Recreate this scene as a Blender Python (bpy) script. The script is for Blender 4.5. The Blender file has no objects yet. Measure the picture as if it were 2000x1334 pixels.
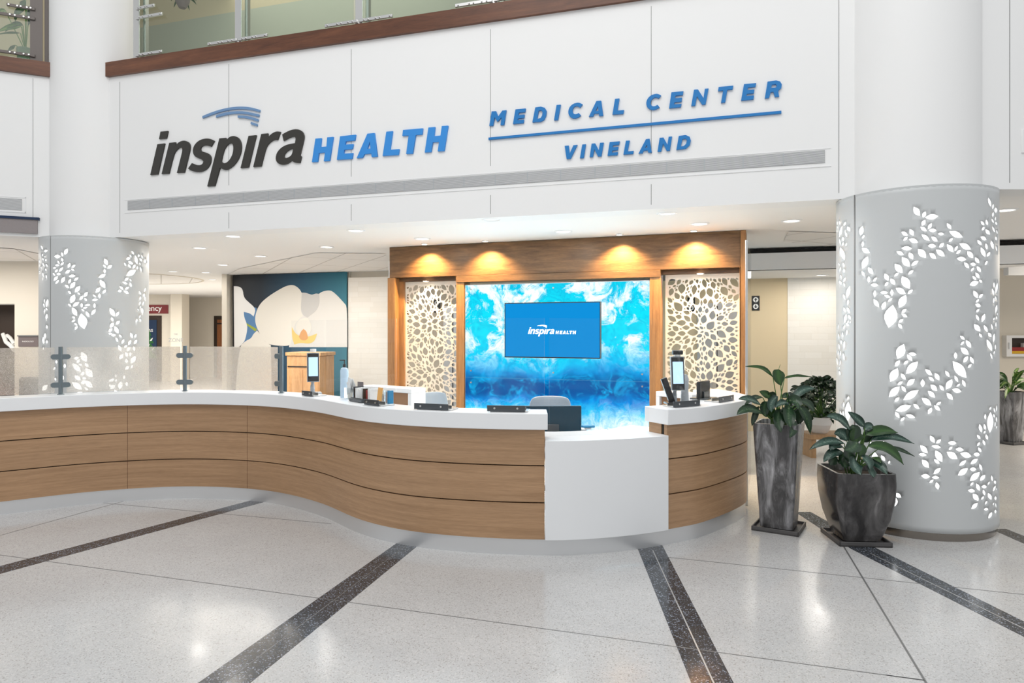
import bpy, math, random
import numpy as np
from mathutils import Vector, Matrix
from mathutils.geometry import delaunay_2d_cdt
random.seed(7); np.random.seed(7)
PI = math.pi
S = bpy.context.scene
COL = S.collection
F, HX, HY, H = 1333.33, 1000.0, 645.0, 1.65      # focal length, horizon of the 2000x1334 frame, eye height

# ---------------------------------------------------------------- camera, sky, exposure
cam = bpy.data.objects.new('camera', bpy.data.cameras.new('camera')); COL.objects.link(cam)
cam.data.lens = 24; cam.data.sensor_width = 36; cam.data.shift_y = -0.011
cam.location = (0, 0, H); cam.rotation_euler = (PI/2, 0, 0); cam.data.clip_start = .05
S.camera = cam
W = bpy.data.worlds.new('world'); S.world = W; W.use_nodes = True
W.node_tree.nodes['Background'].inputs[0].default_value = (.97, .985, 1, 1)
W.node_tree.nodes['Background'].inputs[1].default_value = .70
S.view_settings.view_transform = 'Standard'; S.view_settings.look = 'None'
S.view_settings.gamma = 1; S.view_settings.use_curve_mapping = False
S.view_settings.exposure = 0.0

def area(name, loc, size, energy, color=(1,1,1), rot=(0,0,0), sy=None, parent=None, shape=None, spread=None):
    l = bpy.data.lights.new(name, 'AREA'); l.energy = energy; l.color = color; l.size = size
    l.shape = shape or ('RECTANGLE' if sy else 'SQUARE')
    if sy: l.size_y = sy
    if spread: l.spread = spread
    o = bpy.data.objects.new(name, l); COL.objects.link(o); o.location = loc; o.rotation_euler = rot
    if parent: o.parent = parent
    return o
# broad soft fill lamp added over the camera, in place of atrium daylight
area('atrium_fill', (-1.6, 0.5, 9.5), 8, 465, (1, .99, .97), (math.radians(12), 0, 0), 7)

# ---------------------------------------------------------------- materials
def newmat(name):
    m = bpy.data.materials.new(name); m.use_nodes = True
    nt = m.node_tree; b = nt.nodes['Principled BSDF']
    return m, nt, b
def mat(name, c, rough=.5, metal=0, emit=None, es=0, trans=0, ior=1.45, coat=0, bump=0, bscale=40, alpha=1):
    m, nt, b = newmat(name)
    b.inputs['Base Color'].default_value = (*c, 1); b.inputs['Roughness'].default_value = rough
    b.inputs['Metallic'].default_value = metal; b.inputs['IOR'].default_value = ior
    b.inputs['Transmission Weight'].default_value = trans; b.inputs['Coat Weight'].default_value = coat
    if emit: b.inputs['Emission Color'].default_value = (*emit, 1); b.inputs['Emission Strength'].default_value = es
    if bump:
        tc = nt.nodes.new('ShaderNodeTexCoord'); n = nt.nodes.new('ShaderNodeTexNoise'); n.inputs['Scale'].default_value = bscale
        bp = nt.nodes.new('ShaderNodeBump'); bp.inputs['Strength'].default_value = bump; bp.inputs['Distance'].default_value = .01
        nt.links.new(tc.outputs['Object'], n.inputs['Vector']); nt.links.new(n.outputs['Fac'], bp.inputs['Height'])
        nt.links.new(bp.outputs['Normal'], b.inputs['Normal'])
    return m
def ramp(nt, stops):
    r = nt.nodes.new('ShaderNodeValToRGB'); e = r.color_ramp.elements
    while len(e) > 1: e.remove(e[-1])
    e[0].position = stops[0][0]; e[0].color = (*stops[0][1], 1)
    for p, c in stops[1:]:
        k = e.new(p); k.color = (*c, 1)
    return r
def coords(nt, kind='Object', scale=(1,1,1), rot=(0,0,0)):
    tc = nt.nodes.new('ShaderNodeTexCoord'); mp = nt.nodes.new('ShaderNodeMapping')
    mp.inputs['Scale'].default_value = scale; mp.inputs['Rotation'].default_value = rot
    nt.links.new(tc.outputs[kind], mp.inputs['Vector'])
    return mp.outputs['Vector']
def noise(nt, vec, scale, detail=4, rough=.55, dist=0):
    n = nt.nodes.new('ShaderNodeTexNoise'); n.inputs['Scale'].default_value = scale; n.inputs['Detail'].default_value = detail
    n.inputs['Roughness'].default_value = rough; n.inputs['Distortion'].default_value = dist
    nt.links.new(vec, n.inputs['Vector']); return n.outputs['Fac']
def mixc(nt, fac, a, b, mode='MIX'):
    m = nt.nodes.new('ShaderNodeMix'); m.data_type = 'RGBA'; m.blend_type = mode
    for s, v in ((m.inputs[0], fac), (m.inputs[6], a), (m.inputs[7], b)):
        if isinstance(v, (int, float)): s.default_value = v
        elif isinstance(v, tuple): s.default_value = (*v, 1)
        else: nt.links.new(v, s)
    return m.outputs[2]
def wood(name, dark, light, rough=.42, kind='Object', scale=(1,1,14), rot=(0,0,0), ns=3.0, figure=.5):
    m, nt, b = newmat(name)
    v = coords(nt, kind, scale, rot)
    f1 = noise(nt, v, ns, 6, .6, .6); f2 = noise(nt, v, ns*9, 3, .6)
    f3 = noise(nt, coords(nt, kind, (scale[0]*.5, scale[1]*.5, scale[2]*.12), rot), ns*.5, 2)
    r = ramp(nt, [(.3, dark), (.72, light)]); nt.links.new(f1, r.inputs[0])
    r2 = ramp(nt, [(.35, (.80,.78,.76)), (.65, (1.08,1.07,1.06))]); nt.links.new(f2, r2.inputs[0])
    c = mixc(nt, .7, r.outputs[0], r2.outputs[0], 'MULTIPLY')
    r3 = ramp(nt, [(.3, (.86,.85,.84)), (.7, (1.1,1.09,1.08))]); nt.links.new(f3, r3.inputs[0])
    c = mixc(nt, figure, c, r3.outputs[0], 'MULTIPLY')
    nt.links.new(c, b.inputs['Base Color']); b.inputs['Roughness'].default_value = rough
    return m
M = {}
M['white'] = mat('white_paint', (.86,.865,.87), .6)
M['wall'] = mat('facade_white', (.87,.872,.868), .55)
M['ceil'] = mat('ceiling_white', (.9,.895,.88), .7)
M['cream'] = mat('cream_wall', (.74,.69,.60), .6)
M['beige'] = mat('beige_wall', (.70,.575,.38), .6, bump=.15, bscale=8)
M['solid'] = mat('white_solid_surface', (.84,.855,.87), .28)
M['wrap'] = mat('white_metal_sheet', (.58,.60,.605), .38)
M['screenm'] = mat('cream_screen', (.80,.735,.63), .45)
M['steel'] = mat('brushed_steel', (.62,.62,.61), .28, 1)
M['kick'] = mat('brushed_kick_plate', (.74,.75,.76), .38, .85)
M['dkick'] = mat('bronze_steel_ring', (.26,.235,.21), .2, 1)
M['dsteel'] = mat('grey_post_metal', (.20,.24,.26), .35, .9)
M['brk'] = mat('dark_bracket_metal', (.10,.11,.12), .28, .85)
M['groove'] = mat('groove_shadow_gap', (.02,.018,.015), .7)
M['black'] = mat('black_plastic', (.012,.012,.014), .35)
M['darknavy'] = mat('dark_navy_plastic', (.004,.035,.06), .25)
M['grey'] = mat('grey_plastic', (.42,.45,.48), .4)
M['lgrey'] = mat('light_grey_mesh', (.30,.36,.42), .6, bump=.4, bscale=300)
M['glow'] = mat('lit_diffuser', (1,1,1), .5, emit=(1,.99,.97), es=1.25)
M['lens'] = mat('lit_lens', (1,1,1), .5, emit=(1,.97,.92), es=3)
M['lensw'] = mat('warm_lit_lens', (1,1,1), .5, emit=(1,.86,.62), es=14)
M['inkdark'] = mat('charcoal_letters', (.035,.033,.028), .4)
M['blue1'] = mat('bright_blue_letters', (.035,.27,.72), .4)
M['blue2'] = mat('blue_letters', (.01,.19,.52), .4)
M['swoosh'] = mat('slate_blue_letters', (.16,.29,.50), .4)
M['tvblue'] = mat('lit_blue_screen', (0,.01,.02), .25, emit=(.002,.27,.70), es=1.0, ior=1.15)
M['tvwhite'] = mat('lit_white_text', (.8,.8,.8), .3, emit=(.9,.95,1), es=1.0)
M['screenlit'] = mat('lit_tablet_screen', (.3,.4,.5), .2, emit=(.50,.74,.95), es=.95)
M['red'] = mat('maroon_sign', (.22,.035,.04), .5)
M['taupe'] = mat('taupe_sign', (.17,.14,.14), .5)
M['paper'] = mat('white_paper', (.85,.85,.84), .7)
M['orange'] = mat('orange_card', (.85,.45,.14), .6)
M['bluec'] = mat('blue_card', (.03,.25,.48), .5)
M['soil'] = mat('dark_soil', (.02,.015,.01), .9, bump=1, bscale=60)
M['whitepot'] = mat('white_ceramic', (.8,.8,.8), .3)
M['stem'] = mat('green_stem', (.10,.20,.05), .5)
M['tackb'] = mat('brown_tackboard', (.32,.18,.10), .8)
M['mattblack'] = mat('matt_black', (.006,.006,.006), .9)
M['greenwall'] = mat('sage_wall', (.34,.35,.28), .6)
M['tan'] = mat('tan_wall', (.46,.39,.26), .6)
M['clearpl'] = mat('clear_plastic', (.85,.92,.95), .08, trans=.9, ior=1.3)
M['bluegel'] = mat('pale_blue_gel', (.55,.72,.88), .25)
M['darkframe'] = mat('dark_brown_frame', (.035,.022,.015), .5)
M['redseat'] = mat('rust_fabric', (.42,.10,.05), .8)
M['greyseat'] = mat('grey_fabric', (.20,.20,.19), .8)
M['taupewall'] = mat('taupe_beige_wall', (.50,.44,.35), .7)
M['dpost'] = mat('dark_taupe_steel', (.17,.15,.14), .5, .3)
M['navy'] = mat('navy_paper', (.01,.03,.08), .6)
M['tree'] = mat('green_paper', (.02,.12,.03), .6)
M['redp'] = mat('red_box', (.30,.02,.02), .5)
M['yellowp'] = mat('yellow_box', (.7,.42,.02), .5)
M['counterwood'] = wood('counter_oak', (.36,.215,.115), (.50,.315,.18), .38, 'UV', (1,1,1), ns=2.2)
# counter grain runs along the arc length: stretch v strongly
for n in M['counterwood'].node_tree.nodes:
    if n.type == 'MAPPING': n.inputs['Scale'].default_value = (.55, 17 if n.inputs['Scale'].default_value[2] == 1 else 3, 1)
M['header'] = wood('header_oak', (.10,.054,.024), (.25,.14,.062), .4, scale=(1.0,1.0,9), ns=2.4)
M['post'] = wood('post_oak', (.26,.125,.045), (.45,.235,.09), .4, scale=(16,16,1.0), ns=2.2)
M['trimwood'] = wood('cherry_trim', (.085,.028,.012), (.19,.07,.03), .3, scale=(.8,.8,8), ns=1.6)
M['benchwood'] = wood('bench_wood', (.36,.21,.10), (.50,.31,.16), .45, scale=(9,9,1), ns=2)
M['cabwood'] = wood('cabinet_maple', (.62,.33,.14), (.80,.47,.23), .45, scale=(9,9,1), ns=2)
M['doorwood'] = wood('door_wood', (.26,.09,.03), (.36,.14,.05), .4, scale=(9,9,1), ns=2)

def mat_glass(name, tint, refl=1.25, rough=0.0):
    m = bpy.data.materials.new(name); m.use_nodes = True; nt = m.node_tree; nt.nodes.clear()
    o = nt.nodes.new('ShaderNodeOutputMaterial'); mx = nt.nodes.new('ShaderNodeMixShader')
    t = nt.nodes.new('ShaderNodeBsdfTransparent'); t.inputs[0].default_value = (*tint, 1)
    g = nt.nodes.new('ShaderNodeBsdfGlossy'); g.inputs['Roughness'].default_value = rough
    f = nt.nodes.new('ShaderNodeLayerWeight'); f.inputs[0].default_value = .5
    pw = nt.nodes.new('ShaderNodeMath'); pw.operation = 'POWER'; pw.inputs[1].default_value = 4; nt.links.new(f.outputs['Facing'], pw.inputs[0])
    ma = nt.nodes.new('ShaderNodeMath'); ma.operation = 'MULTIPLY_ADD'; ma.inputs[1].default_value = .6; ma.inputs[2].default_value = refl; nt.links.new(pw.outputs[0], ma.inputs[0])
    nt.links.new(ma.outputs[0], mx.inputs[0]); nt.links.new(t.outputs[0], mx.inputs[1]); nt.links.new(g.outputs[0], mx.inputs[2])
    nt.links.new(mx.outputs[0], o.inputs[0]); return m
M['acrylic'] = mat_glass('clear_acrylic', (.985,.99,.992), .010)
M['railglass'] = mat_glass('green_tint_glass', (.89,.935,.905), .03)
def mat_frost():
    m = bpy.data.materials.new('frosted_glass'); m.use_nodes = True; nt = m.node_tree; nt.nodes.clear()
    o = nt.nodes.new('ShaderNodeOutputMaterial'); mx = nt.nodes.new('ShaderNodeMixShader'); mx.inputs[0].default_value = .22
    g = nt.nodes.new('ShaderNodeBsdfRefraction'); g.inputs['IOR'].default_value = 1.12; g.inputs['Roughness'].default_value = .16
    g.inputs['Color'].default_value = (.97,.96,.94,1)
    v = coords(nt, 'Object'); n = noise(nt, v, 75, 4, .8, 2); bp = nt.nodes.new('ShaderNodeBump')
    bp.inputs['Strength'].default_value = .45; bp.inputs['Distance'].default_value = .01
    nt.links.new(n, bp.inputs['Height']); nt.links.new(bp.outputs[0], g.inputs['Normal'])
    d = nt.nodes.new('ShaderNodeBsdfTranslucent'); d.inputs[0].default_value = (.92,.88,.84,1)
    d2 = nt.nodes.new('ShaderNodeBsdfDiffuse'); d2.inputs[0].default_value = (.86,.82,.78,1)
    mx2 = nt.nodes.new('ShaderNodeMixShader'); mx2.inputs[0].default_value = .35
    nt.links.new(d.outputs[0], mx2.inputs[1]); nt.links.new(d2.outputs[0], mx2.inputs[2])
    cr = ramp(nt, [(.38, (.03,)*3), (.50, (.13,)*3), (.64, (.50,)*3)]); nt.links.new(noise(nt, v, 95, 3, .75, 3), cr.inputs[0])
    tp = nt.nodes.new('ShaderNodeBsdfTransparent'); tp.inputs[0].default_value = (.96,.95,.93,1)
    mx3 = nt.nodes.new('ShaderNodeMixShader'); mx3.inputs[0].default_value = .35; nt.links.new(tp.outputs[0], mx3.inputs[1]); nt.links.new(g.outputs[0], mx3.inputs[2])
    nt.links.new(cr.outputs[0], mx.inputs[0])
    nt.links.new(mx3.outputs[0], mx.inputs[1]); nt.links.new(mx2.outputs[0], mx.inputs[2]); nt.links.new(mx.outputs[0], o.inputs[0])
    return m
M['frost'] = mat_frost()
def mat_terrazzo(name, base, var, specks, rough):
    m, nt, b = newmat(name)
    v = coords(nt, 'Object')
    big = noise(nt, v, 1.3, 4, .6); rb = ramp(nt, [(.3, var[0]), (.7, var[1])]); nt.links.new(big, rb.inputs[0])
    vo = nt.nodes.new('ShaderNodeTexVoronoi'); vo.inputs['Scale'].default_value = 170; nt.links.new(v, vo.inputs['Vector'])
    hs = nt.nodes.new('ShaderNodeSeparateColor'); nt.links.new(vo.outputs['Color'], hs.inputs[0])
    r = ramp(nt, specks); r.color_ramp.interpolation = 'CONSTANT'; nt.links.new(hs.outputs[0], r.inputs[0])
    c = mixc(nt, 1, rb.outputs[0], r.outputs[0], 'MULTIPLY')
    nt.links.new(c, b.inputs['Base Color'])
    rr = ramp(nt, [(.35, (rough*.8,)*3), (.7, (rough*1.25,)*3)]); nt.links.new(noise(nt, v, 2.2, 5, .7), rr.inputs[0])
    nt.links.new(rr.outputs[0], b.inputs['Roughness']); b.inputs['IOR'].default_value = 1.5
    return m
M['terrazzo'] = mat_terrazzo('light_terrazzo', 0, ((.475,.475,.478), (.535,.535,.536)),
    [(0, (1,1,1)), (.5, (.93,.92,.91)), (.72, (1.08,1.07,1.05)), (.86, (.72,.70,.67)), (.93, (1.16,1.15,1.13))], .175)
M['darkstrip'] = mat_terrazzo('dark_terrazzo', 0, ((.026,.030,.036), (.043,.048,.056)),
    [(0, (1,1,1)), (.55, (.6,.6,.62)), (.8, (2.6,2.6,2.7)), (.92, (8,8,8.2))], .16)
M['divider'] = mat('metal_divider', (.22,.22,.22), .4, .5)
M['dividerl'] = mat('light_metal_divider', (.5,.5,.5), .35, .6)
def mat_planter():
    m, nt, b = newmat('streaked_grey_glaze')
    v = coords(nt, 'Object', (6,6,1.2)); f = noise(nt, v, 2.2, 6, .68, .8)
    r = ramp(nt, [(.28, (.045,.044,.046)), (.46, (.13,.128,.13)), (.58, (.30,.30,.31)), (.72, (.60,.60,.62))]); nt.links.new(f, r.inputs[0])
    f2 = noise(nt, coords(nt, 'Object', (1,1,1)), 4, 3); r2 = ramp(nt, [(.35, (.45,.44,.44)), (.65, (1.05,1.05,1.06))]); nt.links.new(f2, r2.inputs[0])
    nt.links.new(mixc(nt, .8, r.outputs[0], r2.outputs[0], 'MULTIPLY'), b.inputs['Base Color'])
    rr = ramp(nt, [(.3, (.12,)*3), (.7, (.5,)*3)]); nt.links.new(f, rr.inputs[0]); nt.links.new(rr.outputs[0], b.inputs['Roughness'])
    return m
M['planter'] = mat_planter()
def mat_planter2():
    m, nt, b = newmat('dark_glossy_glaze')
    v = coords(nt, 'Object', (3,3,1.5)); f = noise(nt, v, 2.0, 6, .6, .5)
    r = ramp(nt, [(.3, (.016,.015,.016)), (.48, (.050,.047,.047)), (.62, (.115,.11,.11)), (.78, (.34,.33,.33))]); nt.links.new(f, r.inputs[0])
    nt.links.new(r.outputs[0], b.inputs['Base Color']); b.inputs['Roughness'].default_value = .14
    return m
M['planter2'] = mat_planter2()
def mat_leaf(name, dark, mid, pale, var=.5):
    m, nt, b = newmat(name)
    tc = nt.nodes.new('ShaderNodeTexCoord'); sx = nt.nodes.new('ShaderNodeSeparateXYZ'); nt.links.new(tc.outputs['UV'], sx.inputs[0])
    # u runs across the blade (0..1), paler feathered centre
    a = nt.nodes.new('ShaderNodeMath'); a.operation = 'SUBTRACT'; nt.links.new(sx.outputs[0], a.inputs[0]); a.inputs[1].default_value = .5
    ab = nt.nodes.new('ShaderNodeMath'); ab.operation = 'ABSOLUTE'; nt.links.new(a.outputs[0], ab.inputs[0])
    mp = nt.nodes.new('ShaderNodeMapping'); mp.inputs['Scale'].default_value = (3, 14, 1); nt.links.new(tc.outputs['UV'], mp.inputs[0])
    f = noise(nt, mp.outputs[0], 1.6, 3, .7)
    ad = nt.nodes.new('ShaderNodeMath'); ad.operation = 'MULTIPLY_ADD'; nt.links.new(f, ad.inputs[0]); ad.inputs[1].default_value = var; nt.links.new(ab.outputs[0], ad.inputs[2])
    r = ramp(nt, [(.12*1+.05, pale), (.16+var*.35, mid), (.30+var*.5, dark)]); nt.links.new(ad.outputs[0], r.inputs[0])
    nt.links.new(r.outputs[0], b.inputs['Base Color']); b.inputs['Roughness'].default_value = .3
    b.inputs['Subsurface Weight'].default_value = 0
    return m
M['leaf'] = mat_leaf('variegated_leaf', (.008,.030,.010), (.022,.062,.025), (.17,.24,.12), .6)
M['leafb'] = mat_leaf('silvery_leaf', (.009,.034,.022), (.05,.105,.08), (.27,.34,.28), .55)
M['leafg'] = mat_leaf('plain_green_leaf', (.012,.045,.006), (.02,.07,.010), (.035,.10,.015), .3)
M['leafd'] = mat_leaf('dull_green_leaf', (.010,.028,.012), (.022,.05,.024), (.05,.09,.045), .3)
M['leafy'] = mat_leaf('yellow_green_leaf', (.04,.11,.01), (.10,.20,.03), (.38,.42,.16), .4)
def mat_stone():
    m, nt, b = newmat('split_face_stone')
    br = nt.nodes.new('ShaderNodeTexBrick'); br.inputs['Scale'].default_value = 1; br.inputs['Brick Width'].default_value = .42; br.inputs['Row Height'].default_value = .10
    br.inputs['Mortar Size'].default_value = .002; br.offset = .37; br.squash = .6; br.squash_frequency = 3
    br.inputs['Color1'].default_value = (.86,.83,.775,1); br.inputs['Color2'].default_value = (.82,.785,.72,1); br.inputs['Mortar'].default_value = (.75,.71,.64,1)
    v = coords(nt, 'UV'); nt.links.new(v, br.inputs['Vector'])
    nt.links.new(br.outputs['Color'], b.inputs['Base Color']); b.inputs['Roughness'].default_value = .7
    bp = nt.nodes.new('ShaderNodeBump'); bp.inputs['Strength'].default_value = .35; bp.inputs['Distance'].default_value = .012
    n = noise(nt, v, 9, 6, .7); mxh = nt.nodes.new('ShaderNodeMath'); mxh.operation = 'MULTIPLY_ADD'
    nt.links.new(n, mxh.inputs[0]); mxh.inputs[1].default_value = .6
    sc = nt.nodes.new('ShaderNodeSeparateColor'); nt.links.new(br.outputs['Color'], sc.inputs[0]); nt.links.new(sc.outputs[0], mxh.inputs[2])
    nt.links.new(mxh.outputs[0], bp.inputs['Height']); nt.links.new(bp.outputs[0], b.inputs['Normal'])
    return m
M['stone'] = mat_stone()
def mat_tiles():
    m, nt, b = newmat('ceiling_tiles')
    br = nt.nodes.new('ShaderNodeTexBrick'); br.offset = 0; br.squash = 1; br.inputs['Scale'].default_value = 1
    br.inputs['Brick Width'].default_value = 1.22; br.inputs['Row Height'].default_value = .61; br.inputs['Mortar Size'].default_value = .012
    br.inputs['Color1'].default_value = (.86,.845,.82,1); br.inputs['Color2'].default_value = (.84,.825,.80,1); br.inputs['Mortar'].default_value = (.55,.53,.50,1)
    v = coords(nt, 'Object', (1,1,1), (0,0,math.radians(62.8))); nt.links.new(v, br.inputs['Vector'])
    nt.links.new(br.outputs['Color'], b.inputs['Base Color']); b.inputs['Roughness'].default_value = .8
    return m
M['tiles'] = mat_tiles()
def mat_vent():
    m, nt, b = newmat('linear_grille')
    v = coords(nt, 'Object'); sx = nt.nodes.new('ShaderNodeSeparateXYZ'); nt.links.new(v, sx.inputs[0])
    w = nt.nodes.new('ShaderNodeMath'); w.operation = 'MULTIPLY'; w.inputs[1].default_value = 2*PI/.0095; nt.links.new(sx.outputs[2], w.inputs[0])
    s = nt.nodes.new('ShaderNodeMath'); s.operation = 'SINE'; nt.links.new(w.outputs[0], s.inputs[0])
    r = ramp(nt, [(.35, (.34,.345,.35)), (.7, (.74,.75,.76))]); nt.links.new(s.outputs[0], r.inputs[0])
    nt.links.new(r.outputs[0], b.inputs['Base Color']); b.inputs['Roughness'].default_value = .4; b.inputs['Metallic'].default_value = .3
    return m
M['grille'] = mat_vent()
def mat_ocean():
    m, nt, b = newmat('backlit_sea_print')
    v = coords(nt, 'UV')            # u 0..2.7 m, v height in m
    warp = nt.nodes.new('ShaderNodeTexNoise'); warp.inputs['Scale'].default_value = 1.6; warp.inputs['Detail'].default_value = 5; nt.links.new(v, warp.inputs['Vector'])
    wv = nt.nodes.new('ShaderNodeVectorMath'); wv.operation = 'SCALE'; wv.inputs['Scale'].default_value = .55; nt.links.new(warp.outputs['Color'], wv.inputs[0])
    av = nt.nodes.new('ShaderNodeVectorMath'); av.operation = 'ADD'; nt.links.new(v, av.inputs[0]); nt.links.new(wv.outputs[0], av.inputs[1])
    vv = av.outputs[0]
    sx = nt.nodes.new('ShaderNodeSeparateXYZ'); nt.links.new(vv, sx.inputs[0])
    hn = nt.nodes.new('ShaderNodeMapRange'); hn.inputs['From Min'].default_value = .27; hn.inputs['From Max'].default_value = 2.6; nt.links.new(sx.outputs[1], hn.inputs[0])
    base = ramp(nt, [(0, (1,1,1)), (.19, (.85,.97,1)), (.25, (.05,.60,.92)), (.31, (.0,.22,.66)), (.36, (.0,.07,.30)), (.43, (.0,.07,.28)), (.475, (.0,.25,.62)), (.52, (.0,.50,.83)), (.60, (.0,.64,.86)), (.75, (.0,.66,.82)), (1, (.0,.56,.74))])
    nt.links.new(hn.outputs[0], base.inputs[0])
    f = noise(nt, vv, 2.9, 10, .68, .7)
    cl = ramp(nt, [(.475, (0,)*3), (.57, (1,)*3)]); nt.links.new(f, cl.inputs[0])
    up = ramp(nt, [(.12, (.8,)*3), (.26, (.30,)*3), (.33, (.0,)*3), (.47, (.0,)*3), (.55, (.25,)*3), (.63, (1,)*3)]); nt.links.new(hn.outputs[0], up.inputs[0])
    fac = mixc(nt, 1, cl.outputs[0], up.outputs[0], 'MULTIPLY')
    c1 = mixc(nt, fac, base.outputs[0], (1,1,1))
    fl_ = noise(nt, vv, 4.5, 10, .72, .8); fr_ = ramp(nt, [(.48, (0,)*3), (.62, (.75,)*3)]); nt.links.new(fl_, fr_.inputs[0])
    bd = ramp(nt, [(.22, (0,)*3), (.30, (1,)*3), (.46, (1,)*3), (.52, (0,)*3)]); nt.links.new(hn.outputs[0], bd.inputs[0])
    c1 = mixc(nt, mixc(nt, 1, fr_.outputs[0], bd.outputs[0], 'MULTIPLY'), c1, (.0,.46,.85))
    f2 = noise(nt, vv, 5.0, 9, .72, 2.2); dk = ramp(nt, [(.40, (.35,.72,.88)), (.56, (1.1,1.1,1.08))]); nt.links.new(f2, dk.inputs[0])
    c2 = mixc(nt, .75, c1, dk.outputs[0], 'MULTIPLY')
    nt.links.new(c2, b.inputs['Emission Color']); b.inputs['Emission Strength'].default_value = 1.12
    b.inputs['Base Color'].default_value = (.0,.02,.04,1); b.inputs['Roughness'].default_value = .1; b.inputs['IOR'].default_value = 1.25
    return m
M['ocean'] = mat_ocean()
def mat_grad(name, stops, a, bb, rough=.6):
    m, nt, b = newmat(name); v = coords(nt, 'UV'); sx = nt.nodes.new('ShaderNodeSeparateXYZ'); nt.links.new(v, sx.inputs[0])
    mr = nt.nodes.new('ShaderNodeMapRange'); mr.inputs['From Min'].default_value = a; mr.inputs['From Max'].default_value = bb; nt.links.new(sx.outputs[0], mr.inputs[0])
    r = ramp(nt, stops); nt.links.new(mr.outputs[0], r.inputs[0]); nt.links.new(r.outputs[0], b.inputs['Base Color']); b.inputs['Roughness'].default_value = rough
    return m
M['muralbg'] = mat_grad('mural_night_blue', [(0,(.016,.016,.018)), (.25,(.02,.03,.045)), (.6,(.022,.09,.16)), (1,(.03,.19,.26))], 0, 2.8)
M['petal'] = mat('mural_petal_white', (.82,.79,.72), .6)
M['petal2'] = mat('mural_petal_grey', (.75,.735,.70), .6)
M['petal3'] = mat('mural_petal_shaded', (.60,.595,.58), .6)
M['petalw'] = mat('mural_petal_bright', (.88,.88,.87), .6)
M['mblue'] = mat('mural_sky_blue', (.11,.24,.45), .6)
M['myel'] = mat('mural_yellow', (.85,.62,.20), .6)
M['mora'] = mat('mural_orange', (.75,.38,.15), .6)
M['mgrn'] = mat('mural_stem_green', (.36,.42,.06), .6)

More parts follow.
